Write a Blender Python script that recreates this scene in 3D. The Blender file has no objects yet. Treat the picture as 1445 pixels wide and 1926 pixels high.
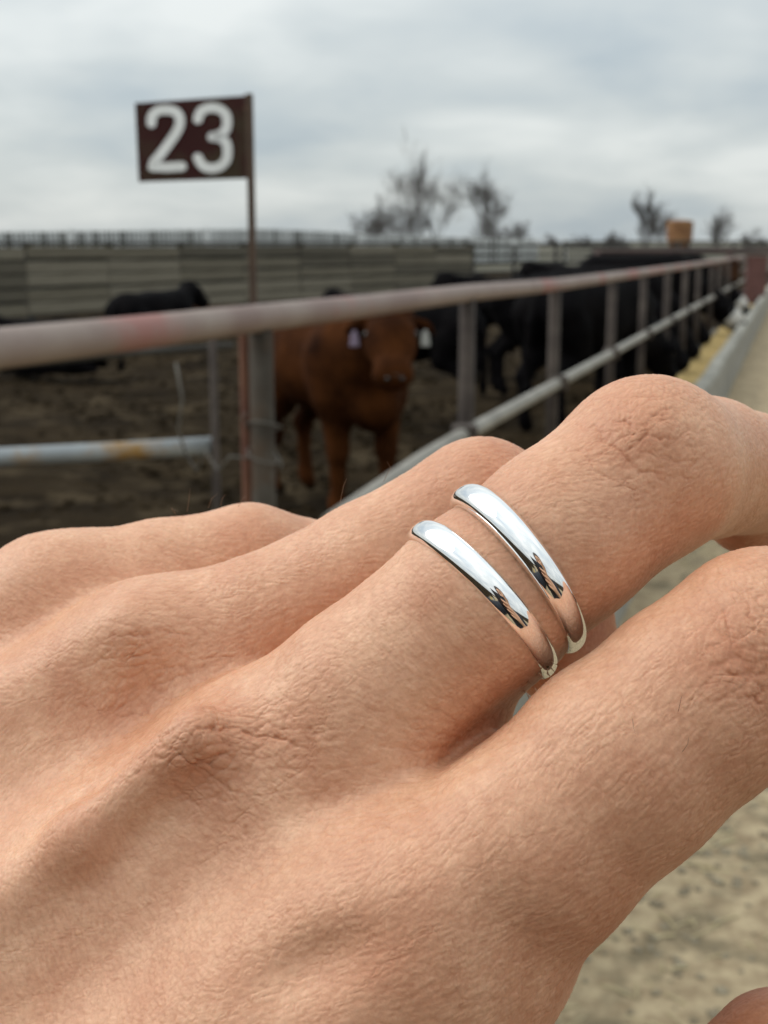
import bpy, bmesh, math, random
import numpy as np
from mathutils import Vector, Matrix

random.seed(7)
rng = np.random.default_rng(11)
R = math.radians
C = bpy.context.scene
COL = C.collection

# ------------------------------------------------------------------ camera
FPX, CX, CY = 2400.0, 722.5, 963.0        # focal length in photo pixels, picture centre
CAM_H = 1.5
PITCH = math.atan((CY - 457.0) / FPX)      # horizon line of the photo
cam = bpy.data.cameras.new('camera')
cam_o = bpy.data.objects.new('camera', cam)
COL.objects.link(cam_o)
cam_o.location = (0, 0, CAM_H)
cam_o.rotation_euler = (math.pi / 2 - PITCH, 0, 0)
cam.sensor_fit = 'HORIZONTAL'
cam.sensor_width = 36.0
cam.lens = 36.0 * FPX / 1445.0
cam.clip_start = 0.01
cam.clip_end = 3000
cam.dof.use_dof = True
cam.dof.focus_distance = 0.1115
cam.dof.aperture_fstop = cam.lens / 0.72   # a phone lens: a pupil well under a millimetre
C.camera = cam_o
CAM_M = Matrix.Translation((0, 0, CAM_H)) @ Matrix.Rotation(math.pi / 2 - PITCH, 4, 'X')

# ------------------------------------------------------------------ world, sun, exposure
SUN_EL, SUN_AZ = R(42), R(-72)            # azimuth from +Y, negative = left
w = bpy.data.worlds.new('World'); C.world = w; w.use_nodes = True
nt = w.node_tree; N = nt.nodes; L = nt.links
for n in list(N): N.remove(n)
out = N.new('ShaderNodeOutputWorld'); bg = N.new('ShaderNodeBackground')
sky = N.new('ShaderNodeTexSky'); sky.sky_type = 'NISHITA'; sky.sun_disc = False
sky.sun_elevation = SUN_EL; sky.sun_rotation = SUN_AZ
tc = N.new('ShaderNodeTexCoord'); sp = N.new('ShaderNodeSeparateXYZ')
L.new(tc.outputs['Generated'], sp.inputs[0])
def M(op, a, b=None, c=None):
    n = N.new('ShaderNodeMath'); n.operation = op
    for i, v in enumerate((a, b, c)):
        if v is None: continue
        if isinstance(v, (int, float)): n.inputs[i].default_value = v
        else: L.new(v, n.inputs[i])
    return n.outputs[0]
zz = M('MAXIMUM', sp.outputs[2], 0.0)
den = M('ADD', zz, 0.24)
cx_ = M('DIVIDE', sp.outputs[0], den); cy_ = M('DIVIDE', sp.outputs[1], den)
cmb = N.new('ShaderNodeCombineXYZ'); L.new(cx_, cmb.inputs[0]); L.new(cy_, cmb.inputs[1])
def wnoise(scale, detail, rough, off, dist=0.0):
    mp = N.new('ShaderNodeMapping'); mp.inputs['Location'].default_value = off
    L.new(cmb.outputs[0], mp.inputs[0])
    n = N.new('ShaderNodeTexNoise'); n.inputs['Scale'].default_value = scale
    n.inputs['Detail'].default_value = detail; n.inputs['Roughness'].default_value = rough
    n.inputs['Distortion'].default_value = dist
    L.new(mp.outputs[0], n.inputs['Vector']); return n.outputs['Fac']
n1 = wnoise(1.15, 4, 0.46, (3.1, 1.7, 0), 0.3)
n2 = wnoise(3.2, 3, 0.5, (0.4, 5.2, 0), 0.2)
mx = M('ADD', M('MULTIPLY', n1, 0.72), M('MULTIPLY', n2, 0.28))
cr = N.new('ShaderNodeValToRGB'); L.new(mx, cr.inputs[0])
e = cr.color_ramp.elements
e[0].position = 0.36; e[0].color = (0.44, 0.505, 0.545, 1)
e[1].position = 0.64; e[1].color = (0.76, 0.79, 0.775, 1)
k = cr.color_ramp.elements.new(0.50); k.color = (0.585, 0.63, 0.635, 1)
sm = N.new('ShaderNodeMix'); sm.data_type = 'RGBA'; sm.blend_type = 'MIX'
sc_ = N.new('ShaderNodeVectorMath'); sc_.operation = 'SCALE'; sc_.inputs['Scale'].default_value = 0.10
L.new(sky.outputs[0], sc_.inputs[0])
sm.inputs['Factor'].default_value = 0.90   # an overcast deck over a little open sky
L.new(sc_.outputs[0], sm.inputs['A']); L.new(cr.outputs[0], sm.inputs['B'])
# an overcast deck is brighter overhead than at the horizon (CIE overcast sky)
gz = M('ADD', M('MULTIPLY', zz, 1.2), 1.0)
fs = N.new('ShaderNodeVectorMath'); fs.operation = 'SCALE'
L.new(sm.outputs['Result'], fs.inputs[0]); L.new(gz, fs.inputs['Scale'])
L.new(fs.outputs[0], bg.inputs[0]); bg.inputs['Strength'].default_value = 0.97
L.new(bg.outputs[0], out.inputs[0])

sl = bpy.data.lights.new('sun', 'SUN'); so = bpy.data.objects.new('sun', sl); COL.objects.link(so)
sl.energy = 1.5; sl.angle = R(52); sl.color = (1.0, 0.965, 0.92)
sdir = Vector((math.sin(SUN_AZ) * math.cos(SUN_EL), math.cos(SUN_AZ) * math.cos(SUN_EL), math.sin(SUN_EL)))
so.rotation_euler = (-sdir).to_track_quat('-Z', 'Y').to_euler()
so.location = (0, 0, 30)
C.view_settings.view_transform = 'Standard'; C.view_settings.look = 'None'
C.view_settings.gamma = 1; C.view_settings.exposure = 0.0
C.view_settings.use_curve_mapping = False
C.render.engine = 'CYCLES'
C.cycles.use_denoising = True
C.cycles.max_bounces = 8
C.cycles.caustics_reflective = False; C.cycles.caustics_refractive = False

# ------------------------------------------------------------------ placement helpers
def P(px, py, d):
    """a point at the photo position (px, py), d metres in front of the camera"""
    return CAM_M @ Vector(((px - CX) * d / FPX, (CY - py) * d / FPX, -d))
def G(px, py, h=0.0):
    """where the line of sight meets the level plane at height h"""
    a = P(px, py, 1.0) - Vector((0, 0, CAM_H))
    return Vector((0, 0, CAM_H)) + a * ((h - CAM_H) / a.z)
def at_depth(px, d, h=0.0):
    """the point with photo column px, forward distance d (level), height h"""
    z = CAM_H - h
    dd = d * math.cos(PITCH) + z * math.sin(PITCH)
    return Vector(((px - CX) * dd / FPX, d, h))

# ------------------------------------------------------------------ material helpers
def mat(name, col, rough=0.8, metal=0.0, var=None, scale=5.0, bump=0.0, bscale=40.0, detail=6, coord='Object', stretch=(1, 1, 1), spec=0.5, var2=None, scale2=1.0, lo=0.35, hi=0.65, bdist=0.01):
    m = bpy.data.materials.new(name); m.use_nodes = True
    nt = m.node_tree; b = nt.nodes['Principled BSDF']
    b.inputs['Roughness'].default_value = rough; b.inputs['Metallic'].default_value = metal
    b.inputs['Specular IOR Level'].default_value = spec
    b.inputs['Base Color'].default_value = (*col, 1)
    tcn = nt.nodes.new('ShaderNodeTexCoord'); mp = nt.nodes.new('ShaderNodeMapping')
    nt.links.new(tcn.outputs[coord], mp.inputs[0]); mp.inputs['Scale'].default_value = stretch
    def noise(s, d=detail):
        n = nt.nodes.new('ShaderNodeTexNoise'); n.inputs['Scale'].default_value = s
        n.inputs['Detail'].default_value = d; n.inputs['Roughness'].default_value = 0.62
        nt.links.new(mp.outputs[0], n.inputs['Vector']); return n.outputs['Fac']
    last = None
    if var is not None:
        r = nt.nodes.new('ShaderNodeValToRGB'); nt.links.new(noise(scale), r.inputs[0])
        r.color_ramp.elements[0].position = lo; r.color_ramp.elements[0].color = (*col, 1)
        r.color_ramp.elements[1].position = hi; r.color_ramp.elements[1].color = (*var, 1)
        last = r.outputs[0]
        if var2 is not None:
            r2 = nt.nodes.new('ShaderNodeValToRGB'); nt.links.new(noise(scale2), r2.inputs[0])
            r2.color_ramp.elements[0].position = 0.52; r2.color_ramp.elements[0].color = (0, 0, 0, 1)
            r2.color_ramp.elements[1].position = 0.62; r2.color_ramp.elements[1].color = (1, 1, 1, 1)
            mxn = nt.nodes.new('ShaderNodeMix'); mxn.data_type = 'RGBA'
            nt.links.new(r2.outputs[0], mxn.inputs['Factor']); nt.links.new(last, mxn.inputs['A'])
            mxn.inputs['B'].default_value = (*var2, 1); last = mxn.outputs['Result']
        nt.links.new(last, b.inputs['Base Color'])
    if bump:
        bn = nt.nodes.new('ShaderNodeBump'); bn.inputs['Strength'].default_value = bump
        bn.inputs['Distance'].default_value = bdist
        nt.links.new(noise(bscale), bn.inputs['Height']); nt.links.new(bn.outputs[0], b.inputs['Normal'])
    return m

def tag(o, label=None, cat=None, group=None, kind=None):
    if label: o['label'] = label
    if cat: o['category'] = cat
    if group: o['group'] = group
    if kind: o['kind'] = kind
    return o
def empty(name, loc=(0, 0, 0), rz=0.0):
    o = bpy.data.objects.new(name, None); COL.objects.link(o)
    o.location = loc; o.rotation_euler = (0, 0, rz); o.empty_display_size = 0.1
    return o
def link(name, me, m=None, parent=None, smooth=False):
    o = bpy.data.objects.new(name, me); COL.objects.link(o)
    if m is not None and not me.materials: me.materials.append(m)
    if parent is not None: o.parent = parent
    if smooth: me.polygons.foreach_set('use_smooth', [True] * len(me.polygons))
    return o
def np_mesh(name, V, F):
    """fast mesh from arrays; F is (n,4) or (n,3)"""
    me = bpy.data.meshes.new(name)
    V = np.asarray(V, dtype=np.float32); F = np.asarray(F, dtype=np.int32); k = F.shape[1]
    me.vertices.add(len(V)); me.vertices.foreach_set('co', V.ravel())
    me.loops.add(F.size); me.loops.foreach_set('vertex_index', F.ravel())
    me.polygons.add(len(F)); me.polygons.foreach_set('loop_start', np.arange(0, F.size, k, dtype=np.int32))
    me.update(calc_edges=True); me.validate()
    return me
def frame(d):
    d = d.normalized(); u = Vector((0, 0, 1)) if abs(d.z) < 0.9 else Vector((1, 0, 0))
    a = d.cross(u).normalized(); return a, a.cross(d).normalized()
def add_tube(bm, pts, rad, seg=10, cap=True, squash=1.0):
    pts = [Vector(p) for p in pts]; n = len(pts)
    rad = [rad] * n if isinstance(rad, (int, float)) else rad
    rings = []; a = None
    for i, p in enumerate(pts):
        d = (pts[min(i + 1, n - 1)] - pts[max(i - 1, 0)]).normalized()
        if a is None: a, b = frame(d)
        else:
            a = (a - d * a.dot(d)).normalized(); b = a.cross(d).normalized()
        rings.append([bm.verts.new(p + (a * math.cos(t) + b * math.sin(t) * squash) * rad[i]) for t in [2 * math.pi * k / seg for k in range(seg)]])
    for i in range(n - 1):
        for k in range(seg):
            bm.faces.new((rings[i][k], rings[i][(k + 1) % seg], rings[i + 1][(k + 1) % seg], rings[i + 1][k]))
    if cap:
        bm.faces.new(rings[0][::-1]); bm.faces.new(rings[-1])
def add_box(bm, c, s, rot=None, bev=0.0):
    t = bmesh.ops.create_cube(bm, size=1.0)['verts']
    for v in t:
        v.co = Vector((v.co.x * s[0], v.co.y * s[1], v.co.z * s[2]))
        if rot is not None: v.co = rot @ v.co
        v.co += Vector(c)
    if bev:
        es = list({e for v in t for e in v.link_edges})
        bmesh.ops.bevel(bm, geom=es, offset=bev, segments=2, affect='EDGES', profile=0.5)
def bm_obj(name, bm, m, parent=None, smooth=False):
    bmesh.ops.recalc_face_normals(bm, faces=bm.faces)
    me = bpy.data.meshes.new(name); bm.to_mesh(me); bm.free()
    o = link(name, me, m, parent, smooth)
    return o

# ------------------------------------------------------------------ implicit surfaces (numpy)
def seg_d(p, a, b, ra, rb, flat=None):
    """distance to a tapered capsule; p (n,3)"""
    a = np.asarray(a, np.float32); b = np.asarray(b, np.float32); ab = b - a
    q = p - a
    t = np.clip((q @ ab) / max(float(ab @ ab), 1e-9), 0, 1)
    q = q - t[:, None] * ab
    return np.sqrt(np.einsum('ij,ij->i', q, q)) - (ra + (rb - ra) * t)
def smin(a, b, k):
    h = np.clip(k - np.abs(a - b), 0, None) / k
    return np.minimum(a, b) - h * h * k * 0.25
def surface_nets(f, lo, hi, step, block=400000):
    lo = np.asarray(lo, np.float32); hi = np.asarray(hi, np.float32)
    n = np.ceil((hi - lo) / step).astype(int) + 1
    gx, gy, gz = (lo[i] + step * np.arange(n[i], dtype=np.float32) for i in range(3))
    # coarse pass keeps only the neighbourhood of the surface
    V = np.full(n, 1e3, np.float32)
    cs = 4
    cgx, cgy, cgz = gx[::cs], gy[::cs], gz[::cs]
    cp = np.stack(np.meshgrid(cgx, cgy, cgz, indexing='ij'), -1).reshape(-1, 3)
    cv = f(cp).reshape(len(cgx), len(cgy), len(cgz))
    up = np.repeat(np.repeat(np.repeat(cv, cs, 0), cs, 1), cs, 2)[:n[0], :n[1], :n[2]]
    V[:] = up
    near = np.abs(up) < step * cs * 2.2
    idx = np.argwhere(near)
    vals = np.empty(len(idx), np.float32)
    for s in range(0, len(idx), block):
        q = idx[s:s + block]
        vals[s:s + block] = f(np.stack([gx[q[:, 0]], gy[q[:, 1]], gz[q[:, 2]]], -1))
    V[idx[:, 0], idx[:, 1], idx[:, 2]] = vals
    S = V < 0
    c = np.zeros(n - 1, np.int8)
    for i in (0, 1):
        for j in (0, 1):
            for k in (0, 1):
                c += S[i:n[0] - 1 + i, j:n[1] - 1 + j, k:n[2] - 1 + k]
    act = (c > 0) & (c < 8)
    cells = np.argwhere(act); ids = np.full(n - 1, -1, np.int64); ids[act] = np.arange(len(cells))
    acc = np.zeros((len(cells), 3), np.float32); cnt = np.zeros(len(cells), np.float32)
    cor = [(i, j, k) for i in (0, 1) for j in (0, 1) for k in (0, 1)]
    for a in cor:
        for ax in range(3):
            if a[ax] == 1: continue
            b = list(a); b[ax] = 1
            va = V[cells[:, 0] + a[0], cells[:, 1] + a[1], cells[:, 2] + a[2]]
            vb = V[cells[:, 0] + b[0], cells[:, 1] + b[1], cells[:, 2] + b[2]]
            m = (va < 0) != (vb < 0)
            t = np.where(m, va / np.where(m, va - vb, 1), 0)
            o = np.array(a, np.float32)[None, :].repeat(len(cells), 0); o[:, ax] = t
            acc[m] += o[m]; cnt[m] += 1
    verts = lo + step * (cells + acc / cnt[:, None])
    F = []
    for ax in range(3):
        sl1 = [slice(None)] * 3; sl2 = [slice(None)] * 3
        sl1[ax] = slice(0, -1); sl2[ax] = slice(1, None)
        A = S[tuple(sl1)]; B = S[tuple(sl2)]
        e = np.argwhere(A != B)
        u, v = [(1, 2), (2, 0), (0, 1)][ax]
        e = e[(e[:, u] > 0) & (e[:, v] > 0) & (e[:, u] < n[u] - 1) & (e[:, v] < n[v] - 1)]
        def cid(du, dv):
            q = e.copy(); q[:, u] += du; q[:, v] += dv
            return ids[q[:, 0], q[:, 1], q[:, 2]]
        quad = np.stack([cid(-1, -1), cid(0, -1), cid(0, 0), cid(-1, 0)], 1)
        fl = ~A[e[:, 0], e[:, 1], e[:, 2]]
        quad[fl] = quad[fl][:, ::-1]
        F.append(quad)
    F = np.concatenate(F)
    return verts, F[(F >= 0).all(1)]
def subdivide(V, F):
    nV = len(V)
    E = np.stack([F, np.roll(F, -1, 1)], -1).reshape(-1, 2); E.sort(1)
    key = E[:, 0].astype(np.int64) * nV + E[:, 1]
    uk, inv = np.unique(key, return_inverse=True)
    inv = inv.reshape(-1)
    mid = (V[uk // nV] + V[uk % nV]) * 0.5
    fc = V[F].mean(1)
    em = nV + inv.reshape(-1, 4); fi = nV + len(uk) + np.arange(len(F))
    NF = np.concatenate([np.stack([F[:, i], em[:, i], fi, em[:, (i - 1) % 4]], 1) for i in range(4)])
    return np.concatenate([V, mid, fc]).astype(np.float32), NF
def grad(f, V, e):
    g = np.empty_like(V); f0 = f(V)
    for i in range(3):
        q = V.copy(); q[:, i] += e; g[:, i] = (f(q) - f0) / e
    return f0, g
def project(f, V, e, it=2, clampd=1.0):
    for _ in range(it):
        f0, g = grad(f, V, e)
        l2 = np.maximum(np.einsum('ij,ij->i', g, g), 0.15)
        V = V - np.clip(f0 / l2, -clampd, clampd)[:, None] * g
    return V
# hash noises
def _h(ix, iy, iz, s):
    n = (ix * 374761393 + iy * 668265263 + iz * 2147483647 + s * 1274126177) & 0xffffffff
    n = ((n ^ (n >> 13)) * 1274126177) & 0xffffffff
    n = ((n ^ (n >> 16)) * 2246822519) & 0xffffffff
    return ((n ^ (n >> 15)) & 0xffffff).astype(np.float32) / np.float32(0xffffff)
def vnoise(p, s=0):
    i = np.floor(p).astype(np.int64); f = (p - i).astype(np.float32); f = f * f * (3 - 2 * f)
    r = 0
    for a in (0, 1):
        wx = f[:, 0] if a else 1 - f[:, 0]
        for b in (0, 1):
            wy = f[:, 1] if b else 1 - f[:, 1]
            for c in (0, 1):
                wz = f[:, 2] if c else 1 - f[:, 2]
                r = r + wx * wy * wz * _h(i[:, 0] + a, i[:, 1] + b, i[:, 2] + c, s)
    return r * 2 - 1
def fbm(p, o=3, s=0):
    r = 0; a = 0.5
    for k in range(o):
        r = r + a * vnoise(p * (2 ** k) + 17.3 * k, s + k); a *= 0.5
    return r
def worley_edge(p, s=0):
    """F2-F1 of 3-D cell noise"""
    i = np.floor(p).astype(np.int64)
    f1 = np.full(len(p), 9., np.float32); f2 = f1.copy()
    for a in (-1, 0, 1):
        for b in (-1, 0, 1):
            for c in (-1, 0, 1):
                x, y, z = i[:, 0] + a, i[:, 1] + b, i[:, 2] + c
                dx = x + _h(x, y, z, s) - p[:, 0]; dy = y + _h(x, y, z, s + 7) - p[:, 1]; dz = z + _h(x, y, z, s + 13) - p[:, 2]
                d = np.sqrt(dx * dx + dy * dy + dz * dz).astype(np.float32)
                f2 = np.minimum(f2, np.maximum(f1, d)); f1 = np.minimum(f1, d)
    return f2 - f1
# ------------------------------------------------------------------ materials of the place
M_mud = mat('mud', (.012, .0078, .0038), .95, var=(.038, .026, .0135), scale=1.1, bump=.9, bscale=3.2, detail=9, bdist=.12, var2=(.058, .042, .024), scale2=2.3, spec=.03, lo=.38, hi=.7)
M_road = mat('road_dirt', (.27, .195, .112), .95, var=(.46, .36, .22), scale=19, bump=.9, bscale=34, detail=8, bdist=.012, var2=(.20, .155, .09), scale2=5, lo=.36, hi=.62)
M_conc = mat('concrete', (.20, .19, .16), .9, var=(.33, .315, .27), scale=3, bump=.3, bscale=60, bdist=.004)
M_oldconc = mat('stained_concrete', (.07, .06, .045), .95, var=(.14, .125, .10), scale=3)
M_feed = mat('feed', (.28, .19, .06), .95, var=(.50, .36, .14), scale=22, bump=.9, bscale=45, bdist=.02)
M_redpipe = mat('red_pipe', (.215, .15, .13), .7, var=(.30, .24, .205), scale=3.5, bump=.2, bscale=40, var2=(.30, .14, .12), scale2=1.4, bdist=.003)
M_palepipe = mat('worn_pipe', (.20, .185, .155), .6, var=(.30, .28, .24), scale=5, bump=.15, bscale=40, bdist=.003)
M_post = mat('rusty_post', (.036, .026, .021), .9, var=(.08, .062, .05), scale=7, bump=.3, bscale=50, bdist=.003)
M_galv = mat('galvanised_post', (.04, .032, .024), .9, var=(.095, .082, .065), scale=6, metal=0, var2=(.07, .045, .028), scale2=3.5, spec=.2, bump=.2, bscale=50, bdist=.003)
M_gate = mat('gate_tube', (.27, .29, .30), .45, var=(.36, .38, .385), scale=5, metal=.25, var2=(.33, .19, .06), scale2=4.2)
M_rust = mat('rust', (.13, .05, .032), .85, var=(.20, .09, .05), scale=9, bump=.3, bscale=60, bdist=.003)
M_sign = mat('sign_plate', (.034, .007, .006), .75, var=(.042, .012, .009), scale=9, var2=(.045, .03, .016), scale2=5, spec=.2)
M_pole = mat('sign_pole', (.055, .030, .018), .7, var=(.085, .05, .03), scale=9)
M_white = mat('white_paint', (.78, .78, .76), .5, var=(.70, .70, .67), scale=20)
M_plank = [mat('weathered_plank', c, .9, var=v, scale=4, stretch=(.25, 4, 4), bump=.3, bscale=12, bdist=.01) for c, v in
           (((.125, .104, .07), (.19, .165, .118)), ((.165, .14, .098), (.24, .21, .155)), ((.085, .072, .05), (.13, .112, .08)))]
M_darkwood = mat('dark_wood', (.03, .028, .024), .9, var=(.055, .05, .042), scale=3)
M_slat = mat('tin_slat', (.78, .79, .77), .6, var=(.5, .505, .49), scale=1.2)
M_slatback = mat('slat_backing', (.15, .15, .138), .8, var=(.24, .238, .22), scale=.35)
M_bark = mat('bare_bark', (.075, .062, .055), .9, var=(.11, .095, .085), scale=4)
M_field = mat('dry_grassland', (.075, .068, .045), .95, var=(.12, .108, .072), scale=.06)
M_straw = mat('straw', (.42, .34, .18), .8, var=(.5, .42, .26), scale=30)
M_stone = mat('pebble', (.30, .255, .175), .95, var=(.17, .135, .085), scale=14)
M_clod = mat('mud_clod', (.012, .0078, .004), .95, var=(.034, .024, .013), spec=.03, scale=5, bump=.5, bscale=20)
M_tin = mat('rusty_bin', (.20, .085, .035), .8, var=(.30, .15, .06), scale=1.5)

D = Vector((math.sin(R(17.7)), math.cos(R(17.7)), 0))     # direction of the bunk line
NL = Vector((-D.y, D.x, 0))                                # into the pen
def F_(t, lat, h): return D * t + NL * lat + Vector((0, 0, h))   # t metres along, lat metres left of the eye's own line

# ------------------------------------------------------------------ ground
def ground_sheet():
    xs = np.concatenate([-np.geomspace(600, 30, 14), np.linspace(-28, 28, 141), np.geomspace(30, 600, 14)])
    ys = np.concatenate([-np.geomspace(400, 6, 12), np.linspace(-4, 52, 181), np.geomspace(55, 1200, 20)])
    X, Y = np.meshgrid(xs, ys, indexing='ij')
    p = np.stack([X.ravel(), Y.ravel(), X.ravel() * 0], 1).astype(np.float32)
    lat = p[:, 0] * NL.x + p[:, 1] * NL.y
    rough = np.clip((lat - 1.25) / .6, 0, 1) * (Y.ravel() < 54) * (np.abs(X.ravel()) < 29)
    z = rough * (.11 * fbm(p / 1.7, 3, 3) + .05 * fbm(p / .5, 2, 9))
    p[:, 2] = z - .004 - .05 * rough
    n1, n2 = len(xs), len(ys)
    i = np.arange(n1 * n2).reshape(n1, n2)
    F = np.stack([i[:-1, :-1], i[1:, :-1], i[1:, 1:], i[:-1, 1:]], -1).reshape(-1, 4)
    me = np_mesh('ground', p, F)
    o = link('ground', me, M_mud, smooth=True); tag(o, kind='structure')
    return p
ground_sheet()
def strip(name, t0, t1, l0, l1, h, m):
    bm = bmesh.new(); n = 60
    r = [[bm.verts.new(F_(t, l, h)) for l in (l0, l1)] for t in np.linspace(t0, t1, n)]
    for i in range(n - 1): bm.faces.new((r[i][0], r[i + 1][0], r[i + 1][1], r[i][1]))
    return tag(bm_obj(name, bm, m), kind='structure')
strip('road', -25, 130, .60, -9, .004, M_road)
# far grassland rising gently beyond the pens
bm = bmesh.new(); q = []
for i, x in enumerate(np.linspace(-500, 500, 60)):
    col = []
    for j, (y, h) in enumerate(((62, -.3), (80, .35), (110, .9), (180, 1.4), (500, 1.45), (1300, 1.2))):
        col.append(bm.verts.new((x, y, h + (.25 * math.sin(x * .021 + j) + .12 * math.sin(x * .083)) * (j > 0))))
    q.append(col)
for i in range(59):
    for j in range(5): bm.faces.new((q[i][j], q[i + 1][j], q[i + 1][j + 1], q[i][j + 1]))
tag(bm_obj('field', bm, M_field, smooth=True), kind='structure')

# ------------------------------------------------------------------ feed bunk: low kerb, outer wall, feed
LATF = 1.125
bunk = empty('feed_bunk', F_(0, .9, 0))
tag(bunk, 'long concrete feed bunk running beside the road in front of the pipe fence', 'feed bunk')
bpy.context.view_layer.update()
def local(o, root):
    o.parent = root; o.location = -root.location
def wall_strip(name, t0, t1, prof, m):
    bm = bmesh.new(); n = int((t1 - t0) / .7); rr = []
    for t in np.linspace(t0, t1, n):
        rr.append([bm.verts.new(F_(t, l + .006 * math.sin(t * 2.3 + h * 9), h + .006 * math.sin(t * 1.7 + l * 5))) for l, h in prof])
    k = len(prof)
    for i in range(n - 1):
        for j in range(k): bm.faces.new((rr[i][j], rr[i + 1][j], rr[i + 1][(j + 1) % k], rr[i][(j + 1) % k]))
    bm.faces.new(rr[0]); bm.faces.new(rr[-1][::-1])
    o = bm_obj(name, bm, m); local(o, bunk); return o
T_END = 13.2
wall_strip('outer_wall', -4, 46, [(.595, -.05), (.61, .385), (.63, .41), (.72, .41), (.74, .385), (.76, -.05)], M_conc)
wall_strip('inner_kerb', -4, 46, [(1.045, -.05), (1.055, .20), (1.075, .22), (1.18, .22), (1.20, .20), (1.21, -.05)], M_oldconc)
# heaped feed
xs = np.arange(-4, 40, .06); ls = np.linspace(.735, 1.06, 12)
X, Y = np.meshgrid(xs, ls, indexing='ij'); pp = np.stack([X.ravel(), Y.ravel(), X.ravel() * 0], 1).astype(np.float32)
hh = .24 + .05 * fbm(pp / .5, 3, 4) + .03 * fbm(pp / .07, 2, 5)
wv = np.outer(pp[:, 0], np.array(D)) + np.outer(pp[:, 1], np.array(NL)); wv[:, 2] = hh
i = np.arange(len(xs) * len(ls)).reshape(len(xs), len(ls))
fo = link('feed', np_mesh('feed', wv, np.stack([i[:-1, :-1], i[1:, :-1], i[1:, 1:], i[:-1, 1:]], -1).reshape(-1, 4)), M_feed, smooth=True)
tag(fo, 'yellow chopped feed heaped along the concrete bunk', 'feed', kind='stuff')

# ------------------------------------------------------------------ pipe fence with its posts
fence = empty('pipe_fence', (0, 3, 0))
tag(fence, 'steel pipe fence of two rails on rusty posts running beside the feed bunk', 'fence')
def pipe(name, pts, rad, m, root, seg=16):
    bm = bmesh.new(); add_tube(bm, pts, rad, seg)
    o = bm_obj(name, bm, m, smooth=False); local(o, root)
    for p in o.data.polygons: p.use_smooth = len(p.vertices) == 4
    return o
def on_rail(px, A, B, pa, pb):
    s = (px - pa) / (pb - pa); ia = 1 / A; ib = 1 / B
    return 1 / (ia + (ib - ia) * s)
TA, TB = 1.9, 27.2
tops = []
for px, py in ((-420, 700), (-200, 676), (0, 655), (250, 627), (490, 598), (700, 574), (880, 551), (1045, 536), (1200, 514), (1300, 499), (1400, 483)):
    tops.append(P(px, py, on_rail(px, TA, TB, 0, 1400)))
rails = pipe('top_rail', tops, .031, M_redpipe, fence)
# a weld collar where two pipe lengths join
c0 = P(490, 598, on_rail(490, TA, TB, 0, 1400)); c1 = P(500, 597, on_rail(500, TA, TB, 0, 1400))
lows = [P(px, py, on_rail(px, TA, TB, 0, 1400)) for px, py in ((620, 985), (740, 902), (800, 861), (850, 831), (1000, 748), (1150, 665), (1280, 592), (1404, 524))]
pipe('lower_rail', lows, .027, M_palepipe, fence)
def rail_at(px, pts):
    # height of the polyline above the ground where the sight line of column px meets it
    best = None
    for a, b in zip(pts[:-1], pts[1:]):
        for s in np.linspace(0, 1, 24):
            q = a.lerp(b, s); v = CAM_M.inverted() @ q
            x = CX + v.x / -v.z * FPX
            if best is None or abs(x - px) < best[0]: best = (abs(x - px), q)
    return best[1].copy()
for px, wdt in ((878, .029), (1047, .029), (1152, .029), (1213, .029), (1259, .032), (1290, .032), (1318, .032), (1339, .032), (1356, .032), (1370, .032), (1382, .032)):
    q = rail_at(px, tops); g = Vector((q.x, q.y, .2))
    pipe('post', [Vector((q.x, q.y, .2)), Vector((q.x, q.y, q.z - .02))], wdt, M_post, fence, 12)
    lo_ = rail_at(px, lows)
    bm = bmesh.new(); add_box(bm, (lo_.x, lo_.y, lo_.z), (.09, .09, .07), bev=.01)
    o = bm_obj('bracket', bm, M_post); local(o, fence)
for i, o in enumerate([c for c in fence.children if c.name.startswith(('post', 'bracket'))]): o['kind'] = 'thing'
# corner post, galvanised, and its base
q = rail_at(491, tops)
main = empty('corner_post', (q.x, q.y, 0))
tag(main, 'thick grey galvanised post under the top rail beside the sign pole', 'post')
bm = bmesh.new(); add_tube(bm, [(0, 0, -.1), (0, 0, q.z - .028)], .027, 18)
o = bm_obj('pipe', bm, M_galv, main, smooth=False)
for p in o.data.polygons: p.use_smooth = len(p.vertices) == 4
# wire and chain wound round the post
def wire(name, pts, rad, m, root=None, seg=6):
    bm = bmesh.new(); add_tube(bm, pts, rad, seg); return bm_obj(name, bm, m, root, smooth=True)
M_wire = mat('old_wire', (.09, .08, .068), .7, var=(.14, .13, .11), scale=30)
pts = []
for t in np.linspace(0, 2.6 * 2 * math.pi, 70):
    pts.append((math.cos(t) * (.038 + .006 * math.sin(t * 1.7)), math.sin(t) * .04, 1.0 + .008 * t + .03 * math.sin(t * .77)))
wo = wire('wire_wrap', pts, .0022, M_wire, main)
pts = [Vector((q.x, q.y, 1.0)) + Vector(v) for v in ((-.03, -.03, .03), (-.07, -.04, .035), (-.10, -.02, .0), (-.13, .0, .04), (-.155, .03, -.01), (-.18, .03, .03), (-.19, .0, .09), (-.175, -.02, .16), (-.19, 0, .24))]
wo = wire('loose_wire', pts, .0028, M_wire); tag(wo, 'loose twisted wire between the grey post and the gate', 'wire')

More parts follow.
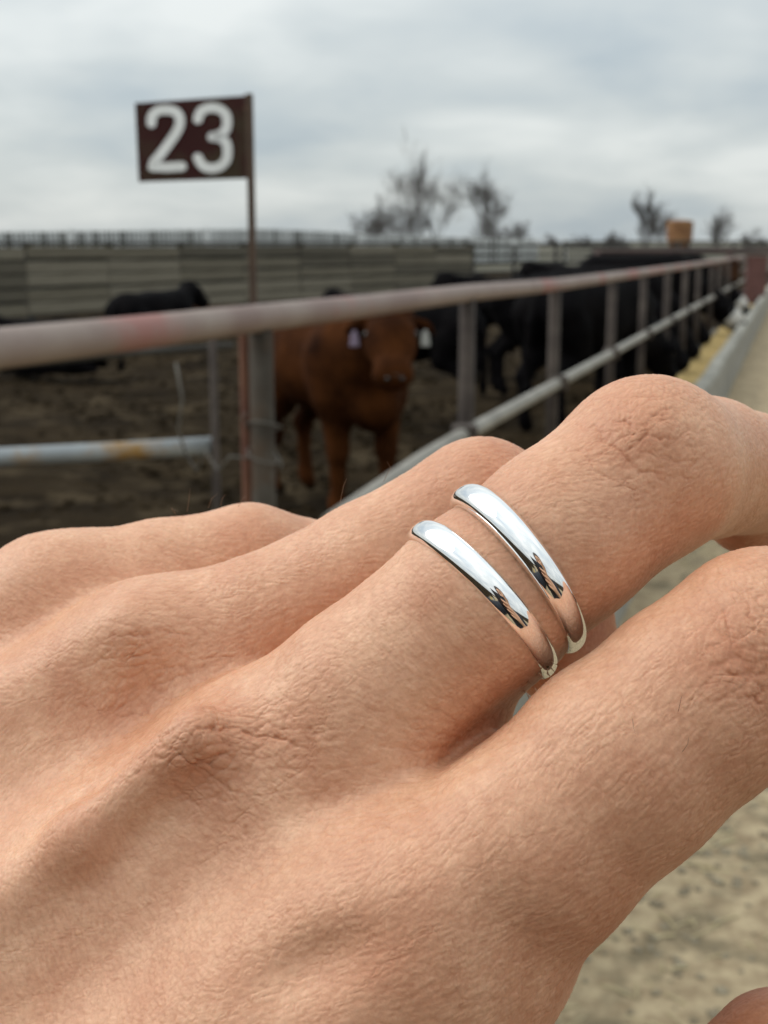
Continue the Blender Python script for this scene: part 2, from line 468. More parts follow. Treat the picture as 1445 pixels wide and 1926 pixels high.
# ------------------------------------------------------------------ sign
sz = 2.86
sign = empty('pen_sign', Vector((at_depth(475, sz, 1.48).x, sz, 0)))
tag(sign, 'dark red pen sign with white number 23 on a thin pole', 'sign')
bpy.context.view_layer.update()
sx, sy = sign.location.x, sign.location.y
topz = P(473, 178, (CAM_M.inverted() @ Vector((sx, sy, 1.8))).z * -1).z
dpt = lambda z: -(CAM_M.inverted() @ Vector((sx, sy, z))).z
ztop = CAM_H
for _ in range(8): ztop = P(473, 176, dpt(ztop)).z
bm = bmesh.new()
add_box(bm, (0, 0, ztop / 2), (.0155, .02, ztop), bev=.002)
bm_obj('pole', bm, M_pole, sign)
bm = bmesh.new(); add_tube(bm, [(-.024, .02, 0), (-.022, .02, 1.31)], .015, 10); bm_obj('support_pipe', bm, M_rust, sign)
# the plate lies in the plane through the pole, turned a little and drooping at its free end
TLp, TRp, BRp, BLp = P(254, 194, 2.84), P(474, 179, 2.845), P(470, 335, 2.845), P(261, 342, 2.84)
pc = (TLp + TRp + BRp + BLp) / 4
ux = ((TRp - TLp) + (BRp - BLp)).normalized(); uy0 = ((TLp - BLp) + (TRp - BRp)).normalized()
nn = ux.cross(uy0).normalized(); uy = nn.cross(ux)
def pl(x, y, z=0.0): return pc + ux * x + uy * y + nn * z
Wp = ((TRp - TLp).length + (BRp - BLp).length) / 4; Hp = ((TLp - BLp).length + (TRp - BRp).length) / 4
bm = bmesh.new(); vs = []
for z in (-.0015, .0015):
    for c in (TLp, TRp, BRp, BLp): vs.append(bm.verts.new(c + nn * z))
bm.faces.new(vs[:4][::-1]); bm.faces.new(vs[4:])
for i in range(4): bm.faces.new((vs[i], vs[(i + 1) % 4], vs[4 + (i + 1) % 4], vs[4 + i]))
o = bm_obj('plate', bm, M_sign); o.parent = sign; o.location = -sign.location
for zz_ in (.062, -.062):
    bm = bmesh.new(); add_tube(bm, [pl(Wp - .006, zz_, 0), pl(Wp - .006, zz_, .012)], .005, 8)
    o = bm_obj('bolt', bm, M_rust); o.parent = sign; o.location = -sign.location
s = 4.817   # zoomed picture of the sign: 4.817 px per photo px, origin (220,150)
def zpt(zx, zy, lift=.0035):
    px, py = 220 + zx / s, 150 + zy / s
    r = (P(px, py, 1.0) - Vector((0, 0, CAM_H))); o_ = Vector((0, 0, CAM_H))
    t = (pc - o_).dot(nn) / r.dot(nn)
    return o_ + r * t + nn * (lift if (nn.dot(-r) > 0) else -lift)
def spline(pts, n=10):
    P_ = [pts[0]] + list(pts) + [pts[-1]]; outp = []
    for i in range(1, len(P_) - 2):
        for t in np.linspace(0, 1, n, endpoint=False):
            a, b, c, d = (np.array(P_[j], float) for j in (i - 1, i, i + 1, i + 2))
            outp.append(tuple(.5 * ((2 * b) + (c - a) * t + (2 * a - 5 * b + 4 * c - d) * t * t + (3 * b - a - 3 * c + d) * t ** 3)))
    outp.append(pts[-1]); return outp
def digit(strokes):
    bm = bmesh.new(); hw = 43 / s * 2.84 / FPX
    for st in strokes:
        pts3 = [zpt(*p) for p in st]; side = []
        n = len(pts3)
        ring = []
        for i, p in enumerate(pts3):
            d = (pts3[min(i + 1, n - 1)] - pts3[max(i - 1, 0)]).normalized(); sd = nn.cross(d).normalized()
            ring.append((p + sd * hw, p - sd * hw))
        # rounded ends
        def capp(p, d, sgn):
            sd = nn.cross(d).normalized()
            return [p + (sd * math.cos(a) + d * sgn * math.sin(a)) * hw for a in np.linspace(0, math.pi, 9)]
        d0 = (pts3[1] - pts3[0]).normalized(); d1 = (pts3[-1] - pts3[-2]).normalized()
        for (a, b), (c, d) in zip(ring[:-1], ring[1:]):
            f = [bm.verts.new(v) for v in (a, c, d, b)]; bm.faces.new(f)
        for pts_ in (capp(pts3[0], d0, -1), capp(pts3[-1], d1, 1)):
            bm.faces.new([bm.verts.new(v) for v in pts_])
    bmesh.ops.remove_doubles(bm, verts=bm.verts, dist=1e-5)
    r = bmesh.ops.extrude_face_region(bm, geom=list(bm.faces))
    for v in r['geom']:
        if isinstance(v, bmesh.types.BMVert): v.co += (CAM_M.translation - v.co).normalized() * .0012
    o = bm_obj('digit', bm, M_white); o.parent = sign; o.location = -sign.location
digit([spline([(315, 395), (322, 330), (375, 285), (450, 275), (525, 290), (565, 335), (572, 400), (545, 470), (500, 540), (420, 650), (335, 755)]), [(325, 790), (450, 797), (590, 788)]])
digit([spline([(735, 360), (765, 290), (840, 258), (920, 265), (985, 315), (1000, 390), (985, 455), (930, 505), (865, 520)]), spline([(865, 520), (935, 530), (990, 575), (1003, 650), (990, 730), (930, 790), (850, 805), (780, 780), (735, 710)])])

# ------------------------------------------------------------------ gate on the left
gate = empty('pipe_gate', at_depth(425, 3.25, 0))
tag(gate, 'grey tube gate with rust spots to the left of the galvanised post', 'gate')
bpy.context.view_layer.update()
pipe('tube', [P(-160, 868, 3.0), P(0, 860, 3.08), P(200, 850, 3.17), P(402, 838, 3.3)], .0235, M_gate, gate)
pipe('top_tube', [P(-100, 700, 3.02), P(200, 668, 3.17), P(440, 650, 3.3)], .009, M_darkwood, gate)
e_ = at_depth(424, 3.24, 0)
pipe('stile', [Vector((e_.x, e_.y, .15)), Vector((e_.x, e_.y, 1.28))], .010, M_post, gate)
pipe('low_tube', [at_depth(-200, 3.0, .45), at_depth(402, 3.2, .45)], .021, M_gate, gate)

# ------------------------------------------------------------------ board windbreak
bf = empty('board_fence', at_depth(400, 30, 0))
tag(bf, 'weathered fence of wide horizontal boards across the back of the pen', 'fence')
bpy.context.view_layer.update()
A = at_depth(-330, 22.0); B = at_depth(888, 41.0)
AB = B - A; nb = 10; meshes = {}
bd = AB.normalized(); ang = math.atan2(bd.y, bd.x)
Ls = AB.length / nb
for v in range(3):
    bm = bmesh.new(); add_box(bm, (0, 0, 0), (Ls - .03, .04, .232), bev=.008)
    me_ = bpy.data.meshes.new('board'); bm.to_mesh(me_); bm.free(); me_.materials.append(M_plank[v]); meshes[v] = me_
for i in range(nb):
    for j in range(5):
        o = bpy.data.objects.new('board', meshes[random.randrange(3)]); COL.objects.link(o); o.parent = bf
        p = A + bd * (Ls * (i + .5)); 
        o.location = p + Vector((random.uniform(-.02, .02), -.03, .20 + j * .275 + random.uniform(-.02, .02))) - bf.location
        o.rotation_euler = (random.uniform(-.04, .04), random.uniform(-.008, .008), ang)
bm = bmesh.new(); add_box(bm, (0, 0, 0), (.14, .14, 1.55), bev=.01)
me_ = bpy.data.meshes.new('fence_post'); bm.to_mesh(me_); bm.free(); me_.materials.append(M_darkwood)
for i in range(nb + 1):
    o = bpy.data.objects.new('fence_post', me_); COL.objects.link(o); o.parent = bf
    o.location = A + bd * Ls * i + Vector((0, .12, .68)) - bf.location; o.rotation_euler = (0, 0, ang)
for i in range(nb):
    bm = bmesh.new(); add_box(bm, (0, 0, 0), (Ls - .02, .10, .07), bev=.01)
    o = bm_obj('cap_rail', bm, M_darkwood, bf); o.location = A + bd * (Ls * (i + .5)) + Vector((0, 0, 1.49)) - bf.location; o.rotation_euler = (0, 0, ang)

for i in range(nb):
    bm = bmesh.new(); add_box(bm, (0, 0, 0), (Ls - .06, .03, 1.36), bev=.004)
    o = bm_obj('backing_board', bm, M_darkwood, bf); o.location = A + bd * (Ls * (i + .5)) + Vector((-bd.y * .045, bd.x * .045, .74)) - bf.location; o.rotation_euler = (0, 0, ang)

# ------------------------------------------------------------------ slatted tin windbreak on the rise behind
wb = empty('slat_windbreak', at_depth(300, 55, 0))
tag(wb, 'tall windbreak of upright tin slats along the skyline', 'windbreak')
bpy.context.view_layer.update()
bm = bmesh.new(); add_box(bm, (0, 0, 0), (.14, .03, 2.0)); ms_ = bpy.data.meshes.new('slat'); bm.to_mesh(ms_); bm.free(); ms_.materials.append(M_slat)
bm = bmesh.new(); add_box(bm, (0, 0, 0), (.20, .14, 2.3)); mp_ = bpy.data.meshes.new('upright'); bm.to_mesh(mp_); bm.free(); mp_.materials.append(M_white)
def wtop(px):   # height of the top edge by photo column
    ys = np.interp(px, [-200, 0, 250, 500, 620, 720, 1000], [438, 437, 434, 431, 436, 443, 451]); return ys
W0, W1 = at_depth(-140, 50), at_depth(1010, 78)
wd = (W1 - W0); wl = wd.length; wd = wd.normalized(); wa = math.atan2(wd.y, wd.x)
nsl = 170
bk = bmesh.new(); prev = None
for i in range(nsl):
    p = W0 + wd * wl * i / (nsl - 1); v = CAM_M.inverted() @ p
    px = CX + v.x / -v.z * FPX; d = -v.z
    ht = P(px, wtop(px), d).z
    b0 = bk.verts.new(p + Vector((0, .15, -.4))); b1 = bk.verts.new(p + Vector((0, .15, ht - .0)))
    b2 = bk.verts.new(p + Vector((0, .19, -.4))); b3 = bk.verts.new(p + Vector((0, .19, ht - .0)))
    if prev:
        bk.faces.new((prev[0], b0, b1, prev[1])); bk.faces.new((prev[2], b2, b3, prev[3])); bk.faces.new((prev[1], b1, b3, prev[3]))
    prev = (b0, b1, b2, b3)
    if random.random() < .10: continue
    o = bpy.data.objects.new('slat', ms_); COL.objects.link(o); o.parent = wb
    o.location = p + Vector((0, 0, ht - 1.0 + random.uniform(-.03, .03))) - wb.location; o.rotation_euler = (0, random.uniform(-.03, .03), wa)
    o.scale = (random.uniform(.6, 1.15), 1, 1)
o = bm_obj('backing', bk, M_slatback, wb); o.location = -wb.location
for px in (138, 391, 680, 965, 1062):
    s_ = min(1, max(0, (px + 140) / 1150)); d = 1 / ((1 - s_) / 50 + s_ / 78) - .6
    p = at_depth(px, d); h_ = P(px, wtop(min(px, 960)) - 3 + (3 if px > 960 else 0), (CAM_M.inverted() @ p).z * -1).z
    o = bpy.data.objects.new('upright', mp_); COL.objects.link(o); o.parent = wb
    o.location = Vector((p.x, p.y, h_ - 1.15)) - wb.location

# ------------------------------------------------------------------ far corrals on the right (dark red steel) and the gate post
M_corral = mat('corral_steel', (.06, .035, .032), .8, var=(.10, .06, .05), scale=1)
def corral(px0, d0, px1, d1, h, nrail, label, m):
    a, b = at_depth(px0, d0), at_depth(px1, d1); r = empty('corral_fence', (a + b) / 2); tag(r, label, 'fence'); bpy.context.view_layer.update()
    n = max(3, int((b - a).length / 2.6))
    for j in range(nrail):
        z = h * (j + 1) / nrail - .05
        pipe('rail', [a + Vector((0, 0, z)), b + Vector((0, 0, z))], .05, m, r, 8)
    for i in range(n + 1):
        p = a.lerp(b, i / n); pipe('post', [p, p + Vector((0, 0, h))], .07, m, r, 8)
corral(880, 43, 1180, 52, 1.45, 5, 'distant dark rail fence at the right end of the board fence', M_darkwood)
corral(1120, 30, 1470, 36, 1.35, 5, 'distant rust red corral fence behind the feeding cattle', M_corral)
corral(1060, 58, 1480, 60, 1.6, 6, 'farthest brown corral fence below the orange bin', M_darkwood)
gp = at_depth(1418, 27.3)
bm = bmesh.new(); add_box(bm, (0, 0, .60), (.42, .14, 1.24), bev=.012); add_box(bm, (0, 0, 1.23), (.46, .18, .03), bev=.006)
o = bm_obj('end_post', bm, mat('red_steel', (.10, .040, .036), .7, var=(.15, .065, .055), scale=5)); o.location = gp
tag(o, 'broad dull red steel post where the two rails end', 'post')

# rusty bin on legs at the skyline
bp_ = at_depth(1277, 92, .6); bn_ = empty('feed_bin', bp_); tag(bn_, 'small orange rusty feed bin on legs on the skyline', 'feed bin')
bm = bmesh.new(); add_tube(bm, [(0, 0, .5), (0, 0, 1.0), (0, 0, 2.2), (0, 0, 2.42), (0, 0, 2.5)], [.55, .88, .92, .9, .3], 14); bm_obj('hopper', bm, M_tin, bn_)
for a in range(4):
    bm = bmesh.new(); add_tube(bm, [(.7 * math.cos(a * 1.57 + .8), .7 * math.sin(a * 1.57 + .8), -1), (.8 * math.cos(a * 1.57 + .8), .8 * math.sin(a * 1.57 + .8), 1.7)], .07, 6); bm_obj('leg', bm, M_corral, bn_)

# ------------------------------------------------------------------ bare trees
def tree(px, ytop, d, spread, seed, label, dense=1.0, lean=0.0):
    rd = random.Random(seed); base = at_depth(px, d, .8)
    h = P(px, ytop, (CAM_M.inverted() @ base).z * -1).z - .8
    root = empty('bare_tree', base); tag(root, label, 'tree', 'bare trees on the skyline')
    tr = bmesh.new(); cr_ = bmesh.new()
    def grow(p, dr, ln, rad, lev):
        pts = [p]; q = p.copy(); dd = dr.copy()
        for _ in range(4):
            dd = (dd + Vector((rd.uniform(-.13, .13), rd.uniform(-.13, .13), .05))).normalized(); q = q + dd * ln / 4; pts.append(q.copy())
        add_tube(tr if lev == 0 else cr_, pts, [max(rad * (1 - .17 * i), .0135) for i in range(5)], 6 if lev < 2 else 3, cap=False)
        if lev >= 5: return
        n = rd.choice((3, 4)) if lev else 5
        for i in range(n):
            s_ = rd.uniform(.35, 1.0) if i else 1.0
            b = pts[0].lerp(pts[-1], s_) if i else pts[-1]
            j = min(4, int(s_ * 4)); b = pts[j]
            az = rd.uniform(0, 6.283); el = rd.uniform(.35, 1.1) * spread
            x, y = frame(dd); nd = (dd * math.cos(el) + (x * math.cos(az) + y * math.sin(az)) * math.sin(el)).normalized()
            nd = (nd + Vector((lean * .1, 0, .12))).normalized()
            grow(b, nd, ln * rd.uniform(.58, .88), rad * .52, lev + 1)
    grow(Vector((0, 0, -1)), Vector((lean * .2, 0, 1)), h * .48, h * .018 * dense, 0)
    bm_obj('trunk', tr, M_bark, root); bm_obj('crown', cr_, M_bark, root)
tree(742, 362, 120, 1.15, 3, 'bare spreading tree leftmost on the skyline right of the sign', 1.2)
tree(822, 322, 130, .7, 8, 'tallest bare tree on the skyline, thin and open')
tree(905, 350, 120, .75, 5, 'bare forked tree between the tallest tree and the bunk', 1.2)
tree(978, 408, 140, 1.0, 12, 'small faint bare tree right of the forked tree')
tree(1150, 425, 150, 1.0, 14, 'tiny bare bush on the skyline left of the orange bin')
tree(1212, 362, 125, .5, 21, 'narrow upright bare tree left of the orange bin', 1.1)
tree(1352, 398, 125, .8, 31, 'bare tree right of the orange bin', 1.2)
tree(1402, 422, 120, 1.25, 37, 'low wide bare tree at the right edge of the skyline', 1.2)
tree(708, 392, 125, 1.3, 51, 'low spreading bare tree at the left end of the tree clump', 1.1)
tree(785, 370, 128, 1.1, 55, 'bare tree between the leftmost tree and the tallest one', 1.1)
tree(940, 392, 126, 1.2, 58, 'low bare tree just right of the forked tree', 1.0)
tree(1095, 428, 150, 1.3, 61, 'low bare bush midway between the tree clump and the orange bin')
tree(1248, 400, 135, 1.1, 66, 'short bare tree directly left of the orange bin')
tree(1438, 430, 120, 1.3, 71, 'low bare bush cut by the right edge of the picture')
tree(1045, 432, 150, 1.1, 41, 'faint bare bush on the skyline above the black cattle')

# ------------------------------------------------------------------ road litter, clods
_bm = bmesh.new(); bmesh.ops.create_icosphere(_bm, subdivisions=1, radius=1.0)
ICO_V = np.array([v.co[:] for v in _bm.verts], np.float32); ICO_F = np.array([[v.index for v in f.verts] for f in _bm.faces]); _bm.free()
def scatter(name, n, region, size, m, label, cat, seed, squash=.6, straw=False):
    rd = random.Random(seed); g = np.random.default_rng(seed)
    pts = np.array([region(rd)[:] for _ in range(n)], np.float32)
    a = g.uniform(0, 6.283, n)[:, None]
    if straw:
        base = np.array([(-.5, -1, 0), (-.5, 1, 0), (-.5, 0, 1.6), (0, -1, 2), (0, 1, 2), (0, 0, 3.6), (.5, -1, 0), (.5, 1, 0), (.5, 0, 1.6)], np.float32)
        F = np.array([(0, 3, 5, 2), (2, 5, 4, 1), (3, 6, 8, 5), (5, 8, 7, 4)])
        ln = g.uniform(.02, .11, n)[:, None]; wd_ = g.uniform(.0012, .0028, n)[:, None]
        x = base[None, :, 0] * ln; y = base[None, :, 1] * wd_; z = base[None, :, 2] * wd_ + .002
    else:
        sc = size * g.uniform(.35, 1.4, n)[:, None] ** 1.5; F = ICO_F; base = ICO_V
        j = g.uniform(.78, 1.2, (n, len(base)))
        x = base[None, :, 0] * sc * g.uniform(.8, 1.35, (n, 1)) * j; y = base[None, :, 1] * sc * j; z = base[None, :, 2] * sc * squash * j
    V = np.stack([x * np.cos(a) - y * np.sin(a), x * np.sin(a) + y * np.cos(a), z], -1) + pts[:, None, :]
    Fa = (F[None] + (np.arange(n) * len(base))[:, None, None]).reshape(-1, F.shape[1])
    o = link(name, np_mesh(name, V.reshape(-1, 3), Fa), m, smooth=not straw); tag(o, label, cat, kind='stuff'); return o
def reg_road(rd):
    while True:
        t = rd.uniform(.8, 1) ; y = rd.uniform(1.6, 9) ; x = rd.uniform(-.2, 3.5); p = Vector((x, y, .004))
        if p.dot(NL) < .44: return p
scatter('pebbles', 6000, reg_road, .011, M_stone, 'small stones lying on the dirt road', 'pebbles', 4)
scatter('straw_litter', 2600, reg_road, 0, M_straw, 'bits of straw scattered over the dirt road', 'straw', 5, straw=True)
def reg_pen(rd):
    while True:
        y = 3.2 + 24 * rd.random() ** 1.6; x = rd.uniform(-.5, .4) * y; p = Vector((x, y, -.03))
        if p.dot(NL) > 1.5: return p
scatter('mud_clods', 5200, reg_pen, .026, M_clod, 'trampled clods of dark mud over the pen floor', 'mud', 6, squash=.55)
# ------------------------------------------------------------------ cattle (one continuous skin each)
def cow_mesh(pose='stand', head_yaw=0.0, head_pitch=0.0, step=.028, lie=False, seed=0):
    """x forward, z up, metres; pose 'stand', 'eat' or 'lie'"""
    v = lambda *a: np.array(a, np.float32)
    rd = random.Random(seed)
    z0 = 0.0 if pose != 'lie' else -.52
    B = []
    def s(a, b, ra, rb, k=.08): B.append((v(*a), v(*b), ra, rb, k))
    s((-.52, 0, .93 + z0), (-.05, 0, .86 + z0), .235, .285, .1)
    s((-.05, 0, .86 + z0), (.42, 0, .90 + z0), .285, .255, .1)
    s((-.5, .10, .98 + z0), (.40, .05, 1.0 + z0), .13, .15, .1); s((-.5, -.10, .98 + z0), (.40, -.05, 1.0 + z0), .13, .15, .1)   # level back
    s((.42, 0, .76 + z0), (.56, 0, .66 + z0), .22, .15, .1)       # brisket
    s((-.60, .15, .90 + z0), (-.50, .15, .72 + z0), .14, .12, .08); s((-.60, -.15, .90 + z0), (-.50, -.15, .72 + z0), .14, .12, .08)
    s((.36, .17, .92 + z0), (.40, .17, .70 + z0), .13, .12, .08); s((.36, -.17, .92 + z0), (.40, -.17, .70 + z0), .13, .12, .08)
    cy, sy = math.cos(head_yaw), math.sin(head_yaw)
    if pose == 'eat':
        n0, n1 = (.50, 0, .86), (.88, 0, .64); poll = (.96, 0, .58); pitch = -.80
    elif pose == 'lie':
        n0, n1 = (.50, 0, .95 + z0), (.80, .06, 1.15 + z0); poll = (.86, .08, 1.17 + z0); pitch = -.55
    else:
        n0, n1 = (.50, 0, 1.0), (.80 , sy * .12, 1.10); poll = (.86, sy * .16, 1.12); pitch = -.95 + head_pitch
    s(n0, n1, .20, .125, .12); s((n0[0] + .02, n0[1], n0[2] - .14), (n1[0] - .06, n1[1], n1[2] - .09), .15, .09, .1)
    hd = np.array([math.cos(pitch) * cy, math.cos(pitch) * sy, math.sin(pitch)]); hs = np.array([-sy, cy, 0.0]); hu = np.cross(hd, hs)
    if hu[2] < 0: hu = -hu
    p0 = np.array(poll)
    H_ = lambda a, b, c: tuple(p0 + hd * a + hs * b + hu * c)
    s(H_(0, 0, 0), H_(.16, 0, .0), .13, .122, .05)
    s(H_(.12, .045, 0), H_(.12, -.045, 0), .095, .095, .04)
    s(H_(.14, 0, .0), H_(.36, 0, -.01), .112, .084, .06)
    s(H_(.36, .025, -.01), H_(.36, -.025, -.01), .078, .078, .03)
    s(H_(.10, 0, -.09), H_(.30, 0, -.07), .06, .045, .04)
    s(H_(.13, .085, .045), H_(.13, .06, .03), .03, .035, .03); s(H_(.13, -.085, .045), H_(.13, -.06, .03), .03, .035, .03)
    ears = []
    for sg in (1, -1):
        e0 = H_(.01, .10 * sg, .01); e1 = H_(.03, .25 * sg, -.01 - .02)
        ears.append((np.array(e0), np.array(e1)))
    legs = []
    if pose != 'lie':
        for sg, fx, rx in ((1, .03, -.03), (-1, -.03, .04)):
            kx = .42 + fx * .5
            legs += [((.40, .15 * sg, .68), (kx, .145 * sg, .40), .105, .060), ((kx, .145 * sg, .40), (.42 + fx, .14 * sg, .10), .052, .038), ((.42 + fx, .14 * sg, .10), (.45 + fx, .14 * sg, .04), .042, .052)]
            hx = -.66 + rx
            legs += [((-.50, .15 * sg, .78), (-.42 + rx * .4, .15 * sg, .60), .16, .115), ((-.44 + rx * .4, .15 * sg, .62), (hx, .14 * sg, .42), .105, .055), ((hx, .14 * sg, .42), (hx + .03, .14 * sg, .10), .050, .038), ((hx + .03, .14 * sg, .10), (hx + .06, .14 * sg, .04), .042, .052)]
    else:
        for sg in (1, -1):
            legs += [((.38, .18 * sg, .22), (.62, .22 * sg, .07), .10, .055), ((.62, .22 * sg, .07), (.40, .26 * sg, .05), .05, .045),
                     ((-.5, .18 * sg, .30), (-.22, .30 * sg, .12), .17, .10), ((-.22, .30 * sg, .10), (-.52, .34 * sg, .06), .06, .05)]
    for a, b, ra, rb in legs: s(a, b, ra, rb, .05)
    # tail
    tl = [(-.72, 0, 1.0 + z0), (-.80, .01, .85 + z0), (-.81, .02, .60 + z0), (-.80, .02, max(.36 + z0, .08))]
    for a, b in zip(tl[:-1], tl[1:]): s(a, b, .035, .028, .03)
    s(tl[-1], (tl[-1][0], .02, tl[-1][2] - .10), .045, .02, .02)
    if pose == 'lie': s((-.3, .1, .12), (.3, .1, .12), .2, .2, .1)
    def f(p):
        r = None
        for a, b, ra, rb, k in B:
            d = seg_d(p, a, b, ra, rb); r = d if r is None else smin(r, d, k)
        for e0, e1 in ears:
            ab = e1 - e0; q = p - e0.astype(np.float32)
            t = np.clip(q @ ab.astype(np.float32) / float(ab @ ab), 0, 1)
            wdt = .052 * np.sin(np.pi * np.clip(.2 + .78 * t, 0, 1)) + .008
            q = q - t[:, None] * ab.astype(np.float32)
            # leaf shape: thin along the head's own forward direction
            thin = q @ hd.astype(np.float32); rest = q - thin[:, None] * hd.astype(np.float32)
            d = np.sqrt((thin / .4) ** 2 + (rest ** 2).sum(1)) - wdt
            r = smin(r, d * .5, .02)
        return r
    V, F = surface_nets(f, (-1.0, -.55, -.02), (1.6, .62, 1.42), step)
    V = project(f, V.astype(np.float32), .004, 2, .01)
    V = V + (0.008 * fbm(V / .08, 3, 5 + seed) + .012 * fbm(V / .25, 2, 3))[:, None] * np.array([1, 1, 1], np.float32)
    me = np_mesh('cow', V, F); me.polygons.foreach_set('use_smooth', np.ones(len(F), bool))
    info = dict(hd=hd, hs=hs, hu=hu, p0=p0, ears=ears)
    return me, info
def coat(name, c, v, face=None):
    return mat(name, c, .85, var=v, scale=4, bump=.7, bscale=70, bdist=.006, spec=.04)
M_black = coat('black_coat', (.0028, .0025, .003), (.0062, .0052, .0055))
M_brown = coat('red_brown_coat', (.019, .0058, .002), (.076, .0245, .0066))
M_dbrown = coat('dark_brown_coat', (.022, .009, .0045), (.045, .02, .009))
M_grey = coat('pale_coat', (.42, .40, .36), (.62, .60, .56))
M_nose = mat('muzzle_skin', (.055, .03, .02), .7, var=(.105, .065, .045), scale=20)
M_eye = mat('eye', (.01, .008, .006), .1)
M_tagL = mat('lilac_tag', (.28, .21, .29), .6, var=(.34, .27, .35), scale=30)
M_tagW = mat('white_tag', (.50, .50, .47), .6, var=(.42, .42, .39), scale=30)
POSES = {}
def get_pose(key, **kw):
    if key not in POSES: POSES[key] = cow_mesh(**kw)
    return POSES[key]
def cow(key, m, loc, heading, scale, label, group='cattle in the pen', tags=(), muzzle=None, face=False, **kw):
    me, inf = get_pose(key, **kw)
    root = empty('cow', loc, heading); root.scale = (scale,) * 3
    tag(root, label, 'cow', group)
    body = bpy.data.objects.new('body', me); COL.objects.link(body); body.parent = root
    if not me.materials: me.materials.append(None)
    body.material_slots[0].link = 'OBJECT'; body.material_slots[0].material = m
    p0, hd, hs, hu = (np.array(inf[k_]) for k_ in ('p0', 'hd', 'hs', 'hu'))
    for sg in (1, -1):
        bm = bmesh.new(); bmesh.ops.create_uvsphere(bm, u_segments=10, v_segments=8, radius=.022)
        o = bm_obj('eye', bm, M_eye, root, True); o.location = p0 + hd * .135 + hs * .122 * sg + hu * .045
    if muzzle is not None:
        bm = bmesh.new(); bmesh.ops.create_uvsphere(bm, u_segments=14, v_segments=10, radius=1)
        for v_ in bm.verts:
            q_ = hd * v_.co.x * .04 + hs * v_.co.y * .082 + hu * v_.co.z * .06
            v_.co = Vector(q_)
        o = bm_obj('muzzle', bm, muzzle, root, True); o.location = p0 + hd * .405 + hu * -.005
        for sg in (1, -1):
            bm = bmesh.new(); bmesh.ops.create_uvsphere(bm, u_segments=8, v_segments=6, radius=.014)
            o = bm_obj('nostril', bm, M_eye, root, True); o.location = p0 + hd * .438 + hs * .035 * sg + hu * .025
    if face:
        bm = bmesh.new(); bmesh.ops.create_uvsphere(bm, u_segments=14, v_segments=10, radius=1)
        for v_ in bm.verts: v_.co = Vector(hd * v_.co.x * .20 + hs * v_.co.y * .138 + hu * v_.co.z * .135)
        o = bm_obj('face_blaze', bm, M_grey, root, True); o.location = p0 + hd * .19
    for sg, tm in tags:
        e0, e1 = inf['ears'][0 if sg > 0 else 1]
        c = e0 + (e1 - e0) * .55 + hd * .035
        bm = bmesh.new(); add_box(bm, (0, 0, -.035), (.012, .05, .068), bev=.005)
        for v_ in bm.verts:
            v_.co.y *= .75 if v_.co.z > -.02 else 1
        add_box(bm, (-.004, 0, .0), (.02, .022, .03), bev=.004)
        o = bm_obj('ear_tag', bm, tm, root); o.location = c
        o.rotation_euler = (0, 0, math.atan2(hd[1], hd[0]))
    return root
def place(key, m, px, d, heading_deg, scale, label, h=0.0, **kw):
    p = at_depth(px, d, h); return cow(key, m, p, R(heading_deg), scale, label, **kw)
# headings: 0 = towards the right of the picture, -90 = towards the camera
place('front', M_brown, 622, 7.3, -62, .98, 'red brown cow facing the camera with a lilac and a white ear tag', pose='stand', head_yaw=R(-24), head_pitch=.30, tags=((-1, M_tagL), (1, M_tagW)), muzzle=M_nose)
EAT = math.degrees(math.atan2(-NL.y, -NL.x))
place('side', M_black, 770, 11.2, 152, .88, 'black cow standing side on behind the red brown cow', pose='stand', head_yaw=R(10))
place('side', M_black, 960, 15.2, 188, .94, 'black cow standing behind the first fence post right of the brown cow', pose='stand', head_yaw=R(10))
place('eat', M_black, 1105, 10.7, 48, 1.06, 'nearest large black cow, turned away, its head lowered towards the bunk', muzzle=M_grey, pose='eat')
place('front2', M_black, 704, 15.5, 150, .74, 'black cow whose back shows over the rail above the brown cow', pose='stand', head_yaw=R(-40))
place('lie', M_black, 290, 20.5, 58, 1.15, 'black cow resting alone before the board fence, seen over the rail', pose='lie')
place('lie', M_black, 110, 15.2, 182, .93, 'black cow lying in the mud behind the rail at the left edge', pose='lie')
place('lie', M_dbrown, 385, 23.5, 160, .6, 'small brown calf lying beside the lone black cow', pose='lie')
def eater(t, back, m, label, sc=1.0, muzzle=None, turn=0.0, face=False):
    p = F_(t, LATF + back, 0)
    return cow('eat', m, p, R(EAT + turn), sc, label, 'cattle eating at the bunk', muzzle=muzzle, face=face, pose='eat')
eater(12.9, 1.12, M_black, 'first black cow lined up at the bunk, its head just over the feed', 1.0, turn=12)
eater(14.5, 1.14, M_black, 'second black cow along the bunk, with a pale muzzle in the feed', 1.0, M_grey, turn=6)
eater(16.3, 1.16, M_black, 'third black cow along the bunk, past the middle of the row', 1.03, turn=14)
eater(18.3, .98, M_black, 'black cow with a white face feeding beyond the middle of the row', 1.15, M_grey, turn=8, face=True)
eater(20.8, 1.1, M_dbrown, 'dark brown cow feeding between two white faced cows', 1.0, M_nose, turn=4)
eater(23.4, 1.05, M_black, 'last cow at the far end of the feeding row, with a white face', 1.1, M_grey, face=True)
place('side', M_black, 1105, 18.5, 170, 1.0, 'tall black cow standing behind the feeding row', pose='stand', head_yaw=R(10))
place('side', M_dbrown, 1215, 21.0, 185, 1.05, 'dark brown cow standing far behind the feeding row', pose='stand', head_yaw=R(10))
place('front', M_dbrown, 1322, 23.5, -70, 1.0, 'brown cow facing the bunk near the far end post', pose='stand', head_yaw=R(-34), head_pitch=.02, muzzle=M_nose)
